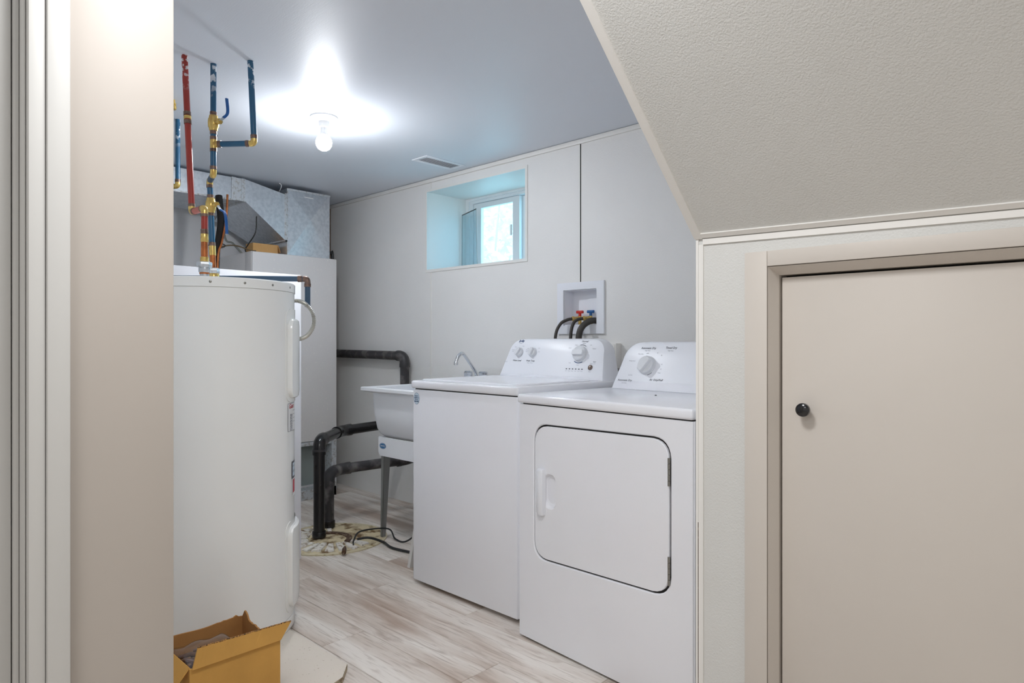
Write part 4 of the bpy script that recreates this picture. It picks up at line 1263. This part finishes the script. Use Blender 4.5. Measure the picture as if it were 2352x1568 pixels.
# dryer --------------------------------------------------------------
W, D = .755, .70
dr, L = machine('tumble_dryer', 'white front-door tumble dryer right of the washer', 'dryer', W, D, .01, .872, .905, (-1.697 + W / 2 * cos(R(-5)), 1.814 + W / 2 * sin(R(-5)), 0), R(-5))
m = MB().box((-W / 2, .030, .006), (W / 2, D - .03, .868), .006, 3).box((-W / 2, .006, .006), (-W / 2 + .03, .034, .868)).box((W / 2 - .03, .006, .006), (W / 2, .034, .868)); L(m, 'cabinet', 'enamel')
dx = lambda q: q - W / 2
door_o = [(.081, .801), (.676, .812), (.676, .335), (.081, .312)]


def rquad(q, r, n=6):
    out = []
    for i in range(4):
        p = V((*q[i], 0)); a = V((*q[i - 1], 0)); b = V((*q[(i + 1) % 4], 0))
        d1 = (a - p).normalized(); d2 = (b - p).normalized()
        for k in range(n + 1):
            t_ = k / n
            z = (1 - t_) ** 2 * (p + d1 * r) + 2 * t_ * (1 - t_) * (p + d1 * r * .06 + d2 * r * .06) + t_ * t_ * (p + d2 * r)
            out.append((z.x, z.y))
    return out


# front panel with a real recess around the door
hole = rquad(door_o, .062)
m = MB()
outer = [(.004, .866), (.751, .866), (.751, .010), (.004, .010)]
oc = []
# sample the outer rectangle at matching angles
cx_, cz_ = .378, .565
for x, z in hole:
    dx_, dz_ = x - cx_, z - cz_
    ts = []
    if dx_ > 0: ts.append((.751 - cx_) / dx_)
    if dx_ < 0: ts.append((.004 - cx_) / dx_)
    if dz_ > 0: ts.append((.866 - cz_) / dz_)
    if dz_ < 0: ts.append((.010 - cz_) / dz_)
    t_ = min(ts); oc.append((cx_ + dx_ * t_, cz_ + dz_ * t_))
# snap nearest samples onto true corners
for c_ in outer:
    i = min(range(len(oc)), key=lambda k: (oc[k][0] - c_[0]) ** 2 + (oc[k][1] - c_[1]) ** 2); oc[i] = c_
hi_ = [(cx_ + (x - cx_) * .955, cz_ + (z - cz_) * .95) for x, z in hole]
ho_ = [(cx_ + (x - cx_) * 1.012, cz_ + (z - cz_) * 1.014) for x, z in hole]
ring_ = lambda pts, y: [V((dx(x), y, z)) for x, z in pts]
oc2 = [(min(.753, max(.002, x + (.002 if x > .7505 else -.002 if x < .0045 else 0))), z + (.002 if z > .8655 else -.002 if z < .0105 else 0)) for x, z in oc]
m.loft([ring_(oc2, .008), ring_(oc2, .001), ring_(oc, -.001), ring_(ho_, -.001), ring_(hole, .0025), ring_(hole, .009)], False, False)
L(m, 'front_panel', 'enamel', smooth=False)
hi2 = [(cx_ + (x - cx_) * .980, cz_ + (z - cz_) * .976) for x, z in hole]
L(MB().loft([ring_(hole, .0085), ring_(hi_, .0085)], False, False), 'door_gap', 'dark', smooth=False)
m = MB()
inn = [(cx_ + (x - cx_) * .973, cz_ + (z - cz_) * .970) for x, z in hole]
m.loft([ring_(hi2, .010), ring_(hi2, .001), ring_(inn, -.0015)], False, False)
# front skin with a scooped finger dish beside the handle
dish = rrect(.062, .126, .027, 7)
skin = lambda sc, y: [V((dx(.164) + x * sc, y, .566 + z * sc)) for x, z in dish]
m.bm.verts.ensure_lookup_table()
n0 = len(hole); ov = [m.bm.verts[2 * n0 + k] for k in range(n0)]
m.loft([skin(1, -.0015), skin(.95, .0005), skin(.86, .010), skin(.70, .013)], False, True)
m.bm.verts.ensure_lookup_table()
iv = [m.bm.verts[3 * n0 + k] for k in range(len(dish))]
ed = [m.bm.edges.get((l[k - 1], l[k])) for l in (ov, iv) for k in range(len(l))]
bmesh.ops.triangle_fill(m.bm, use_beauty=True, edges=ed, normal=(0, -1, 0))
dd = L(m, 'door', 'enamel', smooth=False)
m = MB(); prof = [(-.022, -.0014), (-.020, -.016), (-.012, -.022), (.006, -.022), (.012, -.017), (.014, -.0014)]
m.loft([[V((dx(.130) + x * s_, y * t_ - .0, z)) for x, y in prof] for z, s_, t_ in ((.478, .82, .85), (.486, 1, 1), (.634, 1, 1), (.642, .82, .85))])
L(m, 'handle', 'plastic', dd)
for z0_, z1_ in ((.668, .753), (.372, .458)):
    m = MB()
    n_ = 5; hgt = (z1_ - z0_) / n_
    for k in range(n_):
        m.cyl((dx(.671), -.0015, z0_ + k * hgt + .0006), (dx(.671), -.0015, z0_ + (k + 1) * hgt - .0006), .0042, 10)
    L(m, 'hinge', 'steel')
m = MB().box((-W / 2 + .012, .010, .866), (W / 2 - .012, D - .04, .874)); L(m, 'gap', 'dark', smooth=False)
m = MB().box((-W / 2 - .002, -.010, .872), (W / 2 + .002, D - .03, .905), .009, 3); L(m, 'top_panel', 'enamel')
for x in (-W / 2 + .05, W / 2 - .05):
    for y in (.05, D - .09):
        L(MB().lathe([(.018, 0), (.018, .005), (.010, .0062)], (x, y, 0), n=14), 'foot', 'cord')
co, F = console(L, dr, W - .05, .492, .9055, .196, .072, .150, .045, .085)
k4 = knob(L, co, F, -.188, .104, .0375, R(58), .015, hh=.030)
m = MB()
m.text('Automatic Dry', .0120, pr(-.200, .178), .25, bold=.0002); m.text('Timed Dry', .0120, pr(-.090, .180), .25, bold=.0002)
m.text('Automatic Dry', .0120, pr(-.285, .037), .25, bold=.0001); m.text('Air Only/Fluff', .0115, pr(-.130, .044), .25, bold=.0001)
arcmark(m, -.188, .104, .0415, .0435, R(-75), R(-45)); arcmark(m, -.188, .104, .052, .0535, R(95), R(108))
L(m, 'lettering', 'ink', co, False)
m = MB()
m.text('High Heat', .0065, pr(-.202, .167)); m.text('High Heat', .0065, pr(-.090, .168)); m.text('Low Heat', .0065, pr(-.285, .025))
m.text('More Dry', .0065, pr(-.232, .152)); m.text('Energy Saver', .0062, pr(-.268, .122)); m.text('Less Dry', .0062, pr(-.262, .060))
m.text('60', .0062, pr(-.150, .158)); m.text('50', .0062, pr(-.128, .148)); m.text('40', .0062, pr(-.118, .110)); m.text('20', .0062, pr(-.118, .090)); m.text('Press', .0062, pr(-.122, .074))
L(m, 'fine_lettering', 'inklight', co, False)
L(MB().sphere((.015, .31, .906), .004, 8, (1, 1, .5)), 'scuff', 'cord')

# board leaning beside washer
m = MB().loft([[V((-2.604, 1.985, .0)), V((-2.584, 1.985, .0)), V((-2.584, 2.07, .0)), V((-2.604, 2.07, .0))], [V((-2.450, 1.985, .62)), V((-2.430, 1.985, .62)), V((-2.430, 2.07, .62)), V((-2.450, 2.07, .62))]])
o = m.build('leaning_board', 'casing', smooth=False); tag(o, 'thin white board leaning on the left side of the washer', 'board')

# ------------------------------------------------------------------ washer outlet box, hoses, dryer receptacle
ob = empty('washer_outlet_box', 'white recessed wall box with red and blue taps above the washer', 'outlet box', (-2.16, 2.79, 1.276))
m = MB(); holed(m, -2.315, -2.006, 1.140, 1.414, -2.273, -2.052, 1.186, 1.375, 2.778, 2.789)
m.build('box_frame', 'plastic', ob, smooth=False)
MB().box((-2.273, 2.7895, 1.186), (-2.269, 2.865, 1.375)).box((-2.056, 2.7895, 1.186), (-2.052, 2.865, 1.375)).box((-2.269, 2.7895, 1.186), (-2.056, 2.865, 1.190)).box((-2.269, 2.7895, 1.371), (-2.056, 2.865, 1.375)).box((-2.269, 2.861, 1.190), (-2.056, 2.865, 1.371)).build('recess', 'plastic', ob, smooth=False)
MB().box((-2.16, 2.852, 1.19), (-2.056, 2.862, 1.33)).build('inner_plate', 'plastic', ob, smooth=False)
for x, hm, nm in ((-2.196, 'redh', 'red_handle'), (-2.124, 'blueh', 'blue_handle')):
    vy = 2.825
    m = MB().cyl((x, vy, 1.190), (x, vy, 1.236), .0095, 14).cyl((x, vy, 1.226), (x - .020, vy - .034, 1.222), .009, 14)
    m.lathe([(.011, 0), (.0125, .003), (.0125, .012), (.011, .014)], (x - .016, vy - .027, 1.2225), (-.5, -.85, -.1), 16)
    vo = m.build('tap_valve', 'brass', ob)
    m = MB().cyl((x, vy, 1.236), (x, vy, 1.250), .008, 12).box((x - .021, vy - .009, 1.250), (x + .021, vy + .009, 1.266), .004)
    m.build(nm, hm, vo)


def hose(name, label, pts, r):
    o = MB().tube(smooth_path(pts, 8), r, 14).build(name, 'rubber'); return tag(o, label, 'hose', 'hoses behind the washer')


dvv = V((-.5, -.85, -.1)).normalized()
for x, xe, lab in ((-2.196, -2.268, 'thin dark supply hose at the left, on the red tap'), (-2.124, -2.165, 'thin dark supply hose on the blue tap, the middle hose')):
    s0 = V((x - .016, 2.825 - .027, 1.2225)) + dvv * .008
    hose('supply_hose', lab, [s0, s0 + dvv * .03 + V((-.006, 0, -.004)), V(((s0.x + xe) / 2 - .016, 2.735, 1.192)), V((xe - .006, 2.715, 1.13)), V((xe - .004, 2.71, 1.0)), V((xe + .01, 2.70, .70))], .0085)
hose('drain_hose', 'thick dark drain hose curving out of the wall box', [(-2.062, 2.835, 1.192), (-2.066, 2.81, 1.208), (-2.085, 2.765, 1.205), (-2.108, 2.73, 1.175), (-2.118, 2.715, 1.12), (-2.118, 2.712, .98), (-2.10, 2.70, .72)], .0165)
rc = empty('dryer_receptacle', 'pale surface outlet box on the wall between washer and dryer', 'outlet', (-1.945, 2.765, 1.04))
MB().box((-1.985, 2.742, .965), (-1.905, 2.789, 1.092), .004).build('outlet_body', 'trim', rc)
MB().box((-1.979, 2.739, .972), (-1.911, 2.743, 1.086), .002).build('cover_plate', 'trim', rc)
